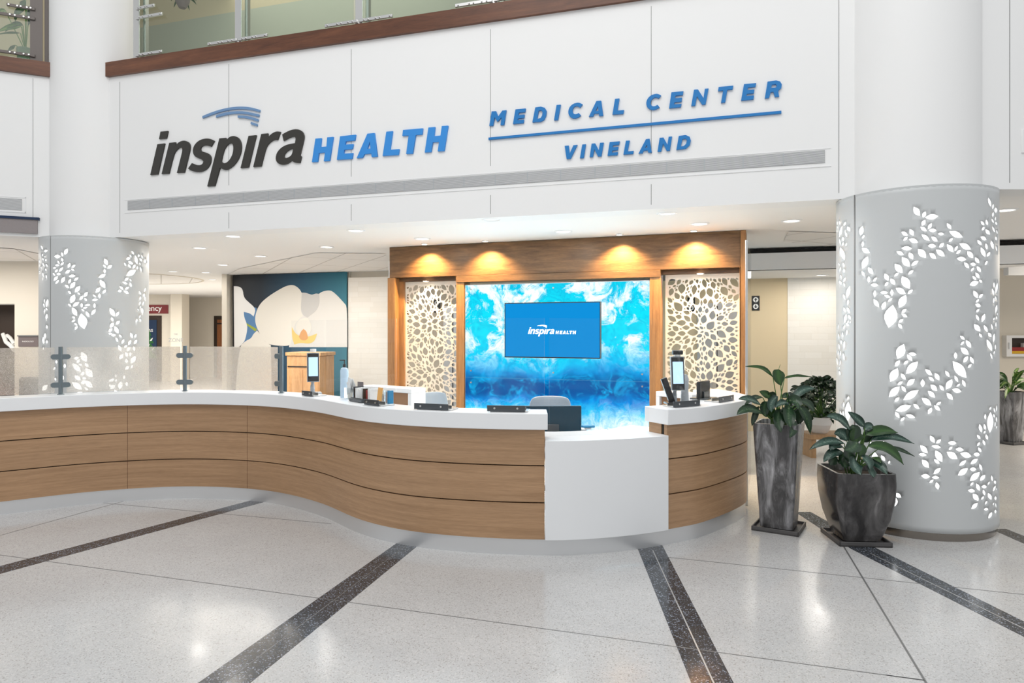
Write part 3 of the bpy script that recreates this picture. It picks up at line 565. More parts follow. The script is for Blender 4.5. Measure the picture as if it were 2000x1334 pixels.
# ---------------------------------------------------------------- perforated columns
def T(s): return [tuple(float(x) for x in q.split()) for q in s.replace('\n', ';').split(';') if q.strip()]
s10 = 200/1991
LEAVES_R = [((1625,370,s10), T('''130 600 160 705 30;270 630 220 710 50;195 700 135 930 55;290 720 350 820 75;252 765 248 870 22;250 820 290 930 50;205 920 215 1010 68;140 950 165 1090 35
220 1025 195 1100 45;285 1035 255 1110 35;150 1115 245 1385 100;95 600 100 680 20;100 700 105 770 20;590 705 548 900 105;628 885 580 960 50;600 1000 590 1125 60;570 1145 735 1235 110
1585 335 1705 515 130;1820 425 1765 550 80;1815 590 1745 708 85;1715 725 1845 810 80;1345 825 1475 895 80;1510 770 1585 900 95;1470 925 1385 995 60;1490 965 1678 1030 100;1345 1140 1558 1150 90
1250 1205 1395 1270 80;1495 1222 1575 1360 100;1670 1155 1830 1330 150''')),
((1780,370,s10), T('''265 550 530 515 120;400 655 320 775 70;335 795 495 795 78;515 865 640 865 62;195 870 360 1000 90;385 920 515 1010 85;690 655 780 775 80;730 815 1008 930 130;812 945 725 1020 55
320 1095 483 1100 90;638 1040 540 1128 75;690 1065 825 1222 110;905 1095 840 1200 55;968 1178 870 1250 60;930 1050 1168 1165 125;475 1170 655 1300 115;350 1235 485 1350 100;1085 1200 1210 1335 110
1495 150 1555 345 60;1600 275 1580 390 38;1645 345 1645 460 80;1600 435 1580 540 42;1645 520 1630 620 25;1560 565 1610 655 40;1640 625 1665 695 45;1350 615 1425 700 60;1455 580 1485 705 55
1430 725 1370 795 50;1440 775 1535 880 80;1570 710 1635 845 42;1655 780 1680 870 30;1345 920 1470 980 80;1280 985 1375 1080 70;1645 912 1655 995 48;1450 1040 1475 1175 60;1550 985 1600 1170 70
1645 1090 1668 1212 32;1350 1118 1445 1320 95;1540 1215 1468 1305 60''')),
((1625,500,s10), T('''700 0 580 255 135;690 215 800 360 95;570 290 635 400 60;712 388 712 525 70;875 415 788 498 48;745 560 900 570 78;830 660 828 805 68;800 835 912 995 95;1355 20 1510 210 145;1682 92 1540 185 75
1215 150 1372 330 140;1582 278 1478 360 62;1298 325 1205 398 55;1020 338 1095 480 100;1130 435 1225 560 95;1095 505 1020 588 62;1355 390 1510 638 180;930 710 1088 712 68;1160 645 1165 780 75
1010 765 1138 805 60;1170 818 1085 888 52;1235 620 1432 735 120;1570 655 1470 735 65;1040 880 970 1050 95;1440 755 1300 1010 165;1185 942 1100 1402 285;1448 1030 1350 1105 65;1345 1118 1465 1190 65
1388 1225 1290 1295 62;1282 1310 1365 1415 70;125 130 145 190 25;205 125 235 225 40;165 205 145 320 35;225 245 230 330 75;155 355 185 450 30;265 420 210 505 50;135 475 180 560 50;215 520 250 600 42
345 575 280 820 90;210 735 255 860 45;310 835 300 965 48;215 1000 265 1100 50;280 990 345 1120 58;275 1120 235 1310 65;305 1140 365 1240 55;325 1250 290 1310 35;350 1265 350 1310 45''')),
((1780,500,s10), T('''880 50 1075 65 98;1025 120 1130 242 80;1145 155 1262 165 85;1225 222 1155 298 48;1235 22 1325 145 80;1272 195 1358 315 78;1245 318 1332 438 75;1188 390 1270 468 60;1318 465 1385 515 55
1130 565 1318 500 110;1488 92 1430 182 48;1205 670 1300 825 95;1398 735 1312 818 62;1320 838 1255 908 50;1240 940 1360 975 80;1328 1028 1260 1095 50;1255 1135 1320 1260 62;1435 1118 1370 1290 80
1610 500 1615 625 36;1680 510 1640 745 55;1570 625 1615 765 48;1615 800 1600 925 36;1630 775 1662 865 35;1670 935 1638 1120 50;1688 1105 1668 1150 20;1655 1165 1665 1235 38;1620 1190 1600 1255 28;1650 1270 1648 1395 30''')),
((1625,630,s10), T('''260 15 330 65 50;245 50 215 130 40;290 130 275 255 42;190 180 215 300 35;125 15 105 160 20;120 200 140 340 25;165 340 180 415 42;235 345 230 520 50;125 400 150 515 28;120 540 118 640 22
170 535 150 660 30;205 585 240 740 42;85 660 115 840 25;160 720 155 825 26;140 855 140 900 20;130 930 165 1020 35;1400 415 1270 710 195;1488 600 1645 625 75;1455 615 1560 748 85;1320 735 1220 855 85
1485 740 1388 815 60;1675 755 1435 1000 165;1280 885 1130 1155 180;1335 988 1430 1112 80;1810 905 1950 1028 85;1875 1055 1990 1140 68;1610 1095 1450 1228 110;1763 1103 1763 1255 95;1375 1145 1268 1215 58
1350 1230 1435 1350 75;1320 1240 1100 1450 150;1690 1310 1380 1510 150''')),
((1780,630,s10), T('''1215 30 1350 175 110;1410 45 1490 190 68;1555 20 1588 145 38;1315 210 1382 292 55;1490 200 1565 280 75;1618 200 1598 395 48;1465 320 1575 560 95;1640 410 1635 540 28;1625 545 1605 620 28;1540 585 1580 718 38
945 258 1045 332 60;1035 362 958 438 50;1060 340 1168 495 95;955 485 1122 625 120;860 572 862 712 78;1105 650 1012 780 85;1142 660 1215 800 78;1178 808 1098 880 55;800 745 1080 1082 205
455 980 548 1125 95;658 935 745 1060 72;838 1028 912 1160 65;800 1100 670 1305 130;955 1190 875 1248 42;990 1110 1055 1255 72;372 1205 505 1330 105;545 1218 635 1325 72;790 1300 978 1345 100''')),
((1625,760,s10), T('''1310 160 1215 245 65;1545 320 1230 425 135;1580 290 1700 385 75;1225 440 1310 560 78;1430 500 1618 555 80;1415 548 1328 625 55;325 140 295 205 45;310 230 305 630 140;225 245 222 355 35
155 410 178 560 38;210 410 215 540 35;735 1020 790 1110 80;1010 1005 975 1100 75;830 1220 830 1440 190;950 1285 1030 1400 75;1120 1190 1210 1225 45''')),
((1780,760,s10), T('''320 35 465 165 100;200 168 395 320 120;400 360 325 487 85;360 905 455 1045 90;170 1090 320 1250 110;140 1265 300 1285 70;585 248 480 310 55;440 315 565 418 80;683 75 812 208 100;1560 340 1520 405 38
1545 430 1530 865 140;1605 360 1635 465 34;1665 300 1655 450 28;1600 480 1625 560 35;1440 475 1438 600 46;1655 530 1660 645 32;1635 620 1628 750 28;1668 705 1650 775 24;1325 675 1370 850 75
1415 670 1445 800 55;1450 808 1405 865 38;1275 890 1350 970 58;1450 875 1488 990 58;1340 1030 1280 1108 50;1390 985 1440 1098 55;1300 1135 1365 1225 60;580 978 480 1058 68;390 1105 578 1135 75
710 1045 885 1052 88;805 1118 728 1180 55;858 1165 1025 1185 85;465 1190 605 1419 140;685 1220 905 1360 140;948 1250 1178 1310 120;1208 1265 1340 1275 85''')),
((1780,890,s10), T('''205 75 345 238 120;438 72 553 158 68;575 240 430 358 88;188 390 368 412 98;398 420 545 430 68;435 465 350 532 52;485 515 525 662 88;1075 92 928 198 78;1300 60 1148 165 88;1325 155 1378 298 58
1108 245 902 388 125;1135 262 1270 268 88;1340 320 1135 495 130;1445 372 1332 490 85;1560 380 1582 505 44;1625 475 1635 555 55;1530 498 1485 572 34;1215 515 1148 585 50;1262 538 1335 688 80
1362 600 1475 608 85;1645 575 1590 700 45;1665 620 1652 680 18;1098 675 1245 690 80;1395 658 1435 775 58;1490 725 1565 860 80;1192 740 1315 875 110;1418 788 1358 858 45;1640 785 1638 868 52
1482 875 1432 955 40;1612 905 1588 970 24;1640 910 1652 1018 24;1298 918 1165 1042 88;1410 1045 1505 1040 80;1640 1045 1635 1128 50;1575 1092 1500 1228 65''')),
((1420,690,.3), T('1090 910 1135 940 30;1095 935 1092 998 42;1060 700 1050 720 20'))]
LEAVES_L = [((70,470,.06), T('''1030 250 930 465 135;830 375 880 515 85;590 510 808 520 130;830 560 880 685 90;700 645 770 765 60;910 705 800 805 80;618 800 765 800 80;545 890 665 885 60;890 865 740 1015 90;715 935 610 1035 85
545 1050 630 1145 60;665 1085 815 1085 90;720 1155 570 1305 110;1115 730 1040 885 105;1290 790 1155 880 85;1145 915 1255 980 65;1125 955 948 1065 110;1065 1160 1292 1140 100;1390 1200 1235 1300 90
945 1170 820 1380 130;750 1280 630 1410 80;1140 1240 1060 1400 95;150 140 230 300 55;385 320 250 350 85;215 420 210 510 40;290 490 290 560 35;210 560 240 650 45;320 590 320 680 70;210 710 270 850 50
320 750 375 860 50;310 905 330 990 80;110 620 120 740 35;155 840 170 920 40;110 980 130 1040 50;215 1030 240 1200 50;320 1100 350 1240 50''')),
((180,470,.06), T('''400 585 500 800 145;355 790 460 880 70;650 800 490 905 110;400 920 415 1065 95;445 1100 205 1205 120;1280 335 1370 455 65;1225 455 1280 555 50;1250 560 1105 605 95;1400 470 1475 780 110
1520 440 1520 545 85;1600 465 1660 585 48;1545 575 1640 680 75;1725 600 1735 745 75;1175 680 1340 765 95;1040 720 1110 830 60;1165 770 1270 885 70;1415 775 1320 915 90;1480 835 1475 940 85
1540 715 1585 800 38;1560 850 1615 1020 55;1440 950 1105 1150 190;1195 1210 1055 1300 90;1225 1240 1280 1330 40''')),
((70,550,.06), T('''940 100 1080 205 90;1285 10 1110 225 150;1445 140 1265 350 150;1040 305 1150 395 75;1345 350 1445 425 55;1265 415 1130 705 190;1685 335 1560 505 115;1540 455 1420 605 100;1575 535 1665 630 75
1045 725 1155 812 70;1415 665 1195 805 125;1490 695 1495 850 88;1585 770 1780 755 75;1530 865 1680 835 70;1480 885 1585 970 60;1850 420 1970 515 55;1820 600 2025 585 85;1908 700 1912 865 88
1175 835 1340 1120 165;1625 965 1740 1160 110;1950 900 1800 1085 110;1470 1030 1575 1553 340;1180 1135 1285 1200 75;1290 1240 1160 1315 70;390 560 330 830 100;280 560 270 680 40;240 700 280 840 50
320 860 370 940 60;290 880 270 1030 50;360 1040 330 1240 85''')),
((180,550,.06), T('''250 -60 430 215 170;270 190 110 360 130;450 260 340 390 95;235 385 245 545 100;890 150 1025 265 80;1210 175 1065 255 80;830 305 970 305 85;1020 290 1200 390 95;980 10 1155 80 80;1225 20 1285 180 80
570 860 740 1140 170;880 975 770 1135 95;620 1160 690 1300 90;905 1280 780 1400 90;1750 200 1700 330 60;1530 310 1600 420 50;1700 380 1690 500 80;1580 480 1560 610 60;1730 480 1720 590 50
1580 640 1540 760 60;1700 640 1640 770 50;1590 790 1560 880 40;1480 880 1520 940 40;1620 850 1650 1050 90;1580 1090 1540 1180 50;1470 1210 1430 1333 70;1550 1210 1600 1290 50''')),
((70,625,.115), T('''650 55 705 90 35;708 100 660 165 45;1325 45 1260 130 70;1430 15 1355 75 55;1335 105 1405 230 75;1300 140 1235 205 55;1230 235 1300 230 38;1280 260 1360 255 55;1410 250 1460 295 38;1355 295 1400 375 42
1500 325 1460 405 45;1605 215 1650 310 50;1400 430 1455 540 62;1555 430 1495 475 45;1620 340 1570 425 50;1710 240 1680 300 40;1720 335 1670 410 50;1610 455 1545 530 70;1660 445 1680 530 65
1490 575 1415 670 80;1520 540 1560 630 60;1610 545 1600 620 60;1535 655 1545 740 62;1700 610 1610 740 90;1590 780 1515 845 60;1650 765 1610 825 50;770 540 860 715 130;640 660 740 640 60
690 730 750 670 60;830 730 895 800 65;725 745 790 775 40;615 735 770 880 95;840 820 965 975 130;825 875 765 945 60;650 945 765 1020 80;790 980 860 1000 55;760 1080 860 1030 70;830 1030 965 1150 105
610 1055 790 1180 110;830 1150 890 1190 55;1230 1040 1340 1000 50;1355 920 1360 980 60;1365 1000 1360 1060 55;1500 935 1500 1010 65;1260 1170 1350 1110 80;1450 1040 1420 1180 150
1540 1050 1550 1130 70;345 680 350 740 40;490 740 490 820 55;460 940 460 1020 40;290 850 330 800 40;320 980 340 1030 40;100 1200 200 1100 90;120 280 130 410 45;155 220 150 320 45;180 85 190 150 35
185 340 185 400 38;125 460 125 510 30;1240 1100 1290 1130 50;1330 1180 1380 1230 60;700 1230 820 1260 60'''))]
def lens2d(x1, y1, x2, y2, w, n=6):
    a = Vector((x1,y1)); b = Vector((x2,y2)); d = b-a; m_ = (a+b)/2; a = m_+(a-m_)*.97; b = m_+(b-m_)*.97; d = b-a; w = min(w*.96, d.length*.62); L = d.length; u = d/L; v = Vector((-u.y, u.x)); pts = []
    prof = [math.sin(PI*i/n)**.95*.95 for i in range(n+1)]
    for i in range(n+1): pts.append(a+u*L*i/n+v*w/2*prof[i])
    for i in range(n-1, 0, -1): pts.append(a+u*L*i/n-v*w/2*prof[i])
    return pts
def column(cx, cy, rw, rs, zt, sets, seam_px, label, zshaft=9, rb=.585):
    g = thing('decorative_column', label, 'column', (cx,cy,0))
    def cyl(px, py):              # the point of the wrap seen at a pixel, as (angle, height)
        dx, dy = (px-HX)/F, 1.0; a = dx*dx+1; b = -2*(dx*cx+cy); c = cx*cx+cy*cy-rw*rw; D = b*b-4*a*c
        if D < 0: return None
        t = (-b-math.sqrt(D))/(2*a); X, Y = dx*t-cx, t-cy
        return math.atan2(X, -Y), H-(py-HY)*t/F
    loops = []
    for (ox, oy, s), lv in sets:
        for (x1,y1,x2,y2,w) in lv:
            P = [cyl(ox+p.x*s, oy+p.y*s) for p in lens2d(x1,y1,x2,y2,w)]
            if any(p is None for p in P): continue
            P = [(p[0]*rw, p[1]) for p in P]
            if min(p[1] for p in P) < .12: continue
            loops.append(P)
    vx, fa = perforate(-PI*rw, PI*rw, .065, zt, loops, 90, 60)
    mb = MB(); mb.add([(cx+rw*math.sin(x/rw), cy-rw*math.cos(x/rw), z) for x, z in vx], fa)
    o = mb.build('perforated_wrap', 'wrap', g, smooth=60); md = o.modifiers.new('thick', 'SOLIDIFY'); md.thickness = .004; md.offset = -1
    mb = MB(); mb.lathe([(rw-.035,.07),(rw-.035,zt-.01)], (cx,cy,0), 64, False); mb.build('light_diffuser', 'glow', g)
    mb = MB(); mb.lathe([(rb,0),(rb,.075)], (cx,cy,0), 64); mb.build('base_ring', 'dkick', g)
    mb = MB(); mb.lathe([(rs,zt-.02),(rs,zshaft)], (cx,cy,0), 64); mb.build('shaft', 'wall', g)
    mb = MB(); mb.lathe([(rs-.02,zt-.02),(rw,zt-.02),(rw+.002,zt),(rs-.02,zt)], (cx,cy,0), 64, False); mb.build('top_cap', 'wrap', g)
    th, _ = cyl(seam_px, 700); mb = MB(); e = .004/rw
    q = [(cx+(rw+.001)*math.sin(th+s), cy-(rw+.001)*math.cos(th+s)) for s in (-e, e)]
    mb.hexa([(q[0][0],q[0][1],.07),(q[1][0],q[1][1],.07),(q[1][0]*.999,q[1][1]*1.001,.07),(q[0][0]*.999,q[0][1]*1.001,.07)],
            [(q[0][0],q[0][1],zt),(q[1][0],q[1][1],zt),(q[1][0]*.999,q[1][1]*1.001,zt),(q[0][0]*.999,q[0][1]*1.001,zt)]); mb.build('sheet_seam', 'divider', g, smooth=0)
    return g
def colfit(x1, x2, r):
    a, b = math.atan((x1-HX)/F), math.atan((x2-HX)/F); D = r/math.sin((b-a)/2); c = (a+b)/2
    return D*math.sin(c), D*math.cos(c)
cR = colfit(1633, 1952.5, .606); cL = colfit(75, 291, .606)
column(cR[0], cR[1], .606, .50, 2.79, LEAVES_R, 1670, 'wide white column wrapped in leaf-pierced backlit metal beside the dark square planter')
column(cL[0], cL[1], .606, .50, 2.79, LEAVES_L, 98.5, 'leaf-pierced backlit white column behind the frosted glass at the left')

# ---------------------------------------------------------------- ceiling under the upper floor
def poly(name, pts, z, m, flip=True, d=.0):
    mb = MB(); P = [(p[0],p[1],z) for p in pts]; mb.add(P, [list(range(len(P)))[::-1]]); return struct(name, mb, m, smooth=0)
fA, fB = FA.P(0,0,-.05), FA.P(FA.L,0,-.05)
poly('ceiling', [(fB.x,fB.y),(3.9,5.7),(9,5.7),(9,9),(14,9),(14,27),(-16,27),(-16,4.0),(-8.2,7.2),(-5.6,8.6),(fA.x,fA.y)][::-1], Z1, 'ceil')
MU = Plane((-5.81,14.2),(-3.23,13.4))
tl = [at(340,520,13.4), at(490,531,13.6), at(682,527,13.3), at(757,500,11.0), at(757,480,9.8), at(700,488,9.9), at(560,505,11.0)]
poly('ceiling', [(-5.9,14.1),(-3.0,13.2),(-2.2,12.9),(-1.9,10.2),(-2.9,10.1),(-5.0,12.6)], Z1-.006, 'tiles')
poly('ceiling', [(3.5,8.8),(3.2,7.9),(5.6,8.4),(6.4,8.9),(4.4,9.4)], Z1-.006, 'tiles')
ring = MB(); ring.lathe([(1.95,0),(1.95,-.012),(1.9,-.012),(1.9,0)], (-8.9,15,Z1), 64, False); struct('ceiling', ring, 'cream')
circ = [(-8.9+1.9*math.cos(a*PI/16), 15+1.9*math.sin(a*PI/16)) for a in range(32)]
poly('ceiling', circ, Z1-.005, 'tiles')
poly('ceiling', [(-14,11.2),(-7.2,11.2),(-7.0,9.6),(-9,8.2),(-14,8.2)], Z1-.007, 'tiles')

# ---------------------------------------------------------------- back walls
def wallslab(name, pl, s0, s1, z0, z1, m, off=0, d=.1):
    mb = MB(); pl.slab(mb, s0, s1, z0, z1, off-d, d); return struct(name, mb, m, smooth=0)
wallslab('wall_back', MU, -.1, MU.L+.02, 0, Z1, 'cream', -.06)
sE, _ = MU.sz(1757); s679, _ = MU.sz(680); s1468, _ = MU.sz(1464); s1538, _ = MU.sz(1538)
s765, _ = MU.sz(765); wallslab('wall_stone', MU, s679, s765, 0, 2.68, 'stone'); wallslab('wall_behind', MU, s765, s1468-2.9, 0, 2.68, 'taupewall'); 
wallslab('wall_back_upper', MU, s679, s1468, 2.68, Z1, 'cream', -.1)
wallslab('wall_beige', MU, s1468-2.9, s1538, 0, 2.49, 'beige', .02)
wallslab('wall_brick', MU, s1538, sE, 0, 2.49, 'stone', .03)
BK = Plane((3.2,9.62),(6.9,8.45)); wallslab('wall_bulkhead', BK, -.35, 3.9, 2.49, 2.725, 'white')
wallslab('trim_black', BK, -.35, 3.9, 2.725, 2.765, 'mattblack', 0, .5)  # black box paints in the darkness of a recess above the bulkhead
mb = MB(); a, b = BK.P(-.35,0), BK.P(3.9,0); c, d = MU.P(sE,0), MU.P(s1468-1.2,0)
poly('ceiling', [(a.x,a.y),(b.x,b.y),(c.x,c.y),(d.x,d.y)][::-1], 2.49, 'ceil')
WR = Plane((6.9,12.8),(14,12.8)); wallslab('wall_right', WR, 0, 7, 0, Z1, 'cream'); mb = MB(); WR.slab(mb, 0, 7, 0, .1, 0, .015); tag(mb.build('baseboard_right', mat('tan_base', (.55,.36,.18), .5)), kind='structure')
WB = Plane((7.2,9.9),(13,9.9)); wallslab('wall_right_bulkhead', WB, 0, 6, 2.45, 2.72, 'white')
WL = Plane((-14,11.4),(-6.85,11.4)); dl, _ = WL.sz(28.5)
wallslab('wall_left', WL, 0, dl-1.0, 0, Z1, 'cream'); wallslab('wall_left', WL, dl, WL.L, 0, Z1, 'cream'); wallslab('wall_left', WL, dl-1.0, dl, 2.09, Z1, 'cream')
mb = MB(); WL.slab(mb, dl-1.0, dl, 0, 2.09, -.5, .05); struct('door_1', mb, 'darkframe')
mb = MB(); mb.tube([at(6,652,11.85), at(12,668,11.8), at(22,676,11.7), at(28,684,11.6)], .035); mb.tube([at(14,655,11.85), at(20,660,11.8), at(28,672,11.7)], .03); tag(mb.build('draped_fabric', 'paper'), 'pale draped fabric in the dark doorway at the left edge', 'fabric')
W2 = Plane((-17,22),(-10.8,22)); wallslab('wall_far', W2, 0, W2.L, 0, Z1, 'cream')
W3 = Plane((-12.5,24),(-7.5,24)); wallslab('wall_far', W3, 0, W3.L+2, 0, Z1, 'cream')
mb = MB(); mb.box((-10.65,21.9,Z1/2), (.36,.5,Z1)); struct('trim_pilaster', mb, 'cream', smooth=0)
mb = MB(); mb.box((-15.0,25,1.4), (.2,8,2.8)); struct('wall_side_left', mb, 'cream')
mb = MB(); mb.box((-5.9,19,1.4), (.1,10,2.8)); struct('wall_corridor', mb, 'cream')

# far doors and signs
sd, _ = W2.sz(316); mb = MB(); W2.slab(mb, sd-1.1, sd, 0, 2.12, 0, .04); dr = struct('door_2', mb, 'darkframe')
mb = MB(); W2.slab(mb, sd-1.0, sd-.14, .05, 1.98, .04, .02); o = mb.build('door_covering', 'navy', dr); o['label'] = 'navy wrapping paper on the door'
mb = MB()
for i, w in enumerate((.34,.28,.2,.12)): mb.prism([(sd-.42-w,.75+.24*i),(sd-.42+w,.75+.24*i),(sd-.42,1.1+.24*i)], W2.P(0,0,.061+.002*i), W2.u, W2.v, W2.n, .004)
mb.build('paper_tree', 'tree', dr)
mb = MB()
for x, z in ((-.42,1.55),(-.3,1.35),(-.55,1.25),(-.4,1.15),(-.25,1.05),(-.6,1.0)): mb.prism([(sd+x-.05,z-.05),(sd+x+.02,z-.03),(sd+x+.05,z+.06),(sd+x-.01,z+.02)], W2.P(0,0,.072), W2.u, W2.v, W2.n, .004)
mb.build('paper_bow', 'paper', dr)
tg = dr; tg['wloc'] = (0,0,0); text('door_lettering', 'as', .19, 'paper', W2.P(sd-.40,1.60,.065), W2.u, W2.v, W2.n, dr)
g = thing('wall_sign', 'maroon sign with white letters above the far door, partly behind the column', 'sign', W2.px(310, 604))
k, z1 = W2.sz(329, 595.5); _, z0 = W2.sz(329, 612.5); mb = MB(); W2.slab(mb, k-1.5, k, z0, z1, .0, .03); mb.build('board', 'red', g, smooth=0)
text('lettering', 'Emergency', .255, 'paper', W2.P(k-1.33,z0+.09,.03), W2.u, W2.v, W2.n, g, bold=.004)
sd, _ = W3.sz(419); mb = MB(); W3.slab(mb, sd, sd+1.2, 0, 2.15, 0, .05); dr = struct('door_3', mb, 'darkframe')
mb = MB(); W3.slab(mb, sd+.12, sd+1.2, 0, 2.02, .05, .02); mb.build('door_leaf', 'doorwood', dr); mb = MB(); W3.slab(mb, sd+.12, sd+1.2, 1.86, 1.9, .07, .02); mb.build('door_closer', 'black', dr)
g = thing('zone_lettering', 'small grey lettering on the far pale pilaster', 'lettering', (-10.65,21.64,1.35))
text('letters', 'ZONE', .17, 'grey', (-10.66,21.64,1.28), (1,0,0), (0,0,1), (0,-1,0), g, align='CENTER'); text('letters', 'THE', .07, 'grey', (-10.66,21.64,1.5), (1,0,0), (0,0,1), (0,-1,0), g, align='CENTER')
g = thing('wall_sign', 'small taupe sign with white letters on the cream wall behind the left column', 'sign', WL.px(56, 667))
k, z1 = WL.sz(75, 656); k0, z0 = WL.sz(37, 677); mb = MB(); WL.slab(mb, k0, k, z0, z1, 0, .015); mb.build('board', 'taupe', g); mb = MB(); WL.slab(mb, k0-.01, k+.01, z1-.01, z1+.012, 0, .03); mb.build('top_rail', 'divider', g)
text('lettering', 'RADIOLOGY', .034, 'paper', WL.P((k+k0)/2,z1-.105,.016), WL.u, WL.v, WL.n, g, align='CENTER')

def armchair(loc, yaw, m, label):
    g = thing('armchair', label, 'armchair', (loc[0],loc[1],0)); R = Matrix.Rotation(yaw, 3, 'Z'); B = Vector((loc[0],loc[1],0))
    for nm, c, d in (('seat',(0,0,.33),(.58,.56,.22)),('backrest',(0,.30,.62),(.74,.14,.80)),('armrest',(-.36,0,.42),(.12,.60,.44)),('armrest',(.36,0,.42),(.12,.60,.44))):
        mb = MB(); mb.box(B+R@Vector(c), d, yaw); mb.build(nm, m, g, bev=.03)
    for sx in (-1,1):
        for sy in (-1,1): mb = MB(); mb.tube([B+R@Vector((sx*.32,sy*.24,0)), B+R@Vector((sx*.32,sy*.24,.22))], .02, 8); mb.build('leg','black',g)
armchair((-7.45,9.75), 2.6, 'redseat', 'rust red armchair behind the frosted glass at the left edge')
armchair((-6.30,9.55), 3.3, 'greyseat', 'grey armchair behind the frosted glass, right of the red one')
# orchid mural
mu = thing('wall_mural', 'large wall print of a white orchid on dark blue behind the counter', 'mural', MU.P(1.3, 1.4))
mL, _ = MU.sz(456); mR, _ = MU.sz(678.5)
mb = MB(); MU.slab(mb, mL, mR, .05, 2.79, 0, .03); mb.prism([(mL,.05),(mR,.05),(mR,2.79),(mL,2.79)], MU.P(0,0,.03), MU.u, MU.v, MU.n, .001, (-mL,0)); mb.build('print_background', 'muralbg', mu, smooth=0)
def mpt(t, ly): return [MU.sz(450+x*.12746, 520+y*.12746, .031+.0012*ly) for x, y in nums(t)]
for nm, m, ly, t, sm in (
  ('sky_patch','mblue',0,'200,560 400,640 420,980 250,1240 200,1245',0),
  ('petal','petalw',1,'52,305 130,308 190,350 205,480 290,560 360,620 385,680 355,770 300,720 205,700 210,780 260,900 255,1000 230,1110 210,1160 130,1245 60,1245',2),
  ('stem','mgrn',2,'245,870 410,965 380,1000 255,905',0),
  ('petal','petal',2,'60,2400 130,1245 230,1145 320,1105 350,1040 410,985 480,1070 520,1150 620,1210 640,2400',2),
  ('petal','petal2',2,'1350,430 1400,390 1500,368 1560,380 1640,450 1740,560 1790,620 1790,1240 1250,1240 900,1240 900,800 1100,560',2),
  ('petal','petal',3,'400,690 430,620 480,550 560,480 660,410 780,340 860,300 940,285 1000,300 1060,350 1095,410 1100,440 1085,560 1075,680 1110,760 1040,820 980,900 950,1100 915,1190 880,1225 620,1210 520,1150 440,1020 390,900 375,800',2),
  ('petal','petal3',4,'1095,405 1150,405 1210,425 1250,440 1310,415 1360,425 1370,560 1320,680 1230,750 1180,790 1110,750 1080,660 1085,560',2),
  ('lip','myel',5,'940,930 1000,1040 1100,1080 1200,1080 1330,1030 1290,1150 1200,1190 1080,1170 980,1200 945,1100',2),
  ('lip','petal',6,'1010,870 1080,800 1180,790 1240,880 1240,1000 1180,1060 1060,1060 1000,980',2),
  ('lip','mora',7,'1050,1080 1080,1000 1120,960 1170,1000 1190,1100 1150,1140 1080,1130',2)):
    P = mpt(t, ly); P = [(p[0], max(.06, p[1])) for p in P]
    if sm: P = round_poly(P, sm)
    a = sum(P[i][0]*P[(i+1)%len(P)][1]-P[(i+1)%len(P)][0]*P[i][1] for i in range(len(P)))
    glyph(nm, [P], MU, .031+.0012*ly, .001, m, mu)

# elevator signs and lift door seen through the screens
def arrow_sign(px, py, label):
    g = thing('elevator_sign', label, 'sign', MU.px(px, py, .03)); k, zc = MU.sz(px, py, .03); mb = MB(); MU.slab(mb, k-.06, k+.06, zc-.12, zc+.12, .02, .012); mb.build('plate', 'black', g)
    for dz, sgn in ((.055,1),(-.055,-1)):
        mb = MB(); mb.prism([(k+.042*math.cos(a*PI/10), zc+dz+.042*math.sin(a*PI/10)) for a in range(20)], MU.P(0,0,.032), MU.u, MU.v, MU.n, .002); d = mb.build('disc', 'paper', g, smooth=0)
        pts = [(-.008,-.03),(.008,-.03),(.008,0),(.026,0),(0,.03),(-.026,0),(-.008,0)]
        mb = MB(); P = [(k+x, zc+dz+sgn*y) for x, y in pts]; mb.prism(P if sgn > 0 else P[::-1], MU.P(0,0,.034), MU.u, MU.v, MU.n, .002); mb.build('arrow', 'black', d, smooth=0)
arrow_sign(1476, 592, 'black plate with white up and down arrows on the beige wall')
arrow_sign(1350, 595, 'black arrow plate standing in for a sign reflection behind the right leaf screen')  # extra plate added where the wall sign is only reflected
arrow_sign(853, 598, 'black arrow plate seen through the left leaf screen')
for a, b, lb in ((1362,1440,'steel lift doors seen through the right leaf screen'),(868,905,'steel lift doors seen through the left leaf screen')):
    g = thing('elevator_door', lb, 'elevator door', MU.px((a+b)/2, 700)); k0, _ = MU.sz(a); k1, _ = MU.sz(b)
    mb = MB(); MU.slab(mb, k0, k1, 0, 2.1, .02, .03); mb.build('door_frame', 'steel', g); mb = MB(); MU.slab(mb, (k0+k1)/2-.01, (k0+k1)/2+.01, 0, 2.05, .05, .004); mb.build('centre_gap', 'black', g)

# ---------------------------------------------------------------- wooden feature wall with leaf screens and sea panel
PL, PR = at(757,645,9.46), at(1457,645,7.82); PO = Plane((PL.x,PL.y),(PR.x,PR.y)); L = PO.L
fwall = thing('feature_wall', 'oak framed feature wall with leaf screens behind the desk', 'feature wall', PO.P(L/2,0))
def S_(px, off=0): return PO.sz(px, 645, off)[0]
hz = 2.375
mb = MB(); PO.slab(mb, .03, L-.06, hz, Z1-.004, -.30, .30); mb.build('header_board', 'header', fwall, bev=.003)
s770, s781, s891, s906, s1268, s1290, s1296, s1445 = [S_(x) for x in (771,781,891,906,1269,1290,1296,1445)]
def wp(a, b, z0, z1, off, d, nm='frame_post', m='post'):
    mb = MB(); PO.slab(mb, a, b, z0, z1, off, d); return mb.build(nm, m, fwall, bev=.002)
wp(0, s770, 0, hz-.002, -.30, .30); wp(s770+.001, s781, 0, hz-.05, -.24, .12); wp(s891, s906, 0, hz-.09, -.20, .20); wp(s1268, s1290, 0, hz-.09, -.20, .20)
wp(s1445, L-.07, 0, hz-.002, -.30, .30); wp(L-.058, L, 0, Z1-.004, -.34, .36)
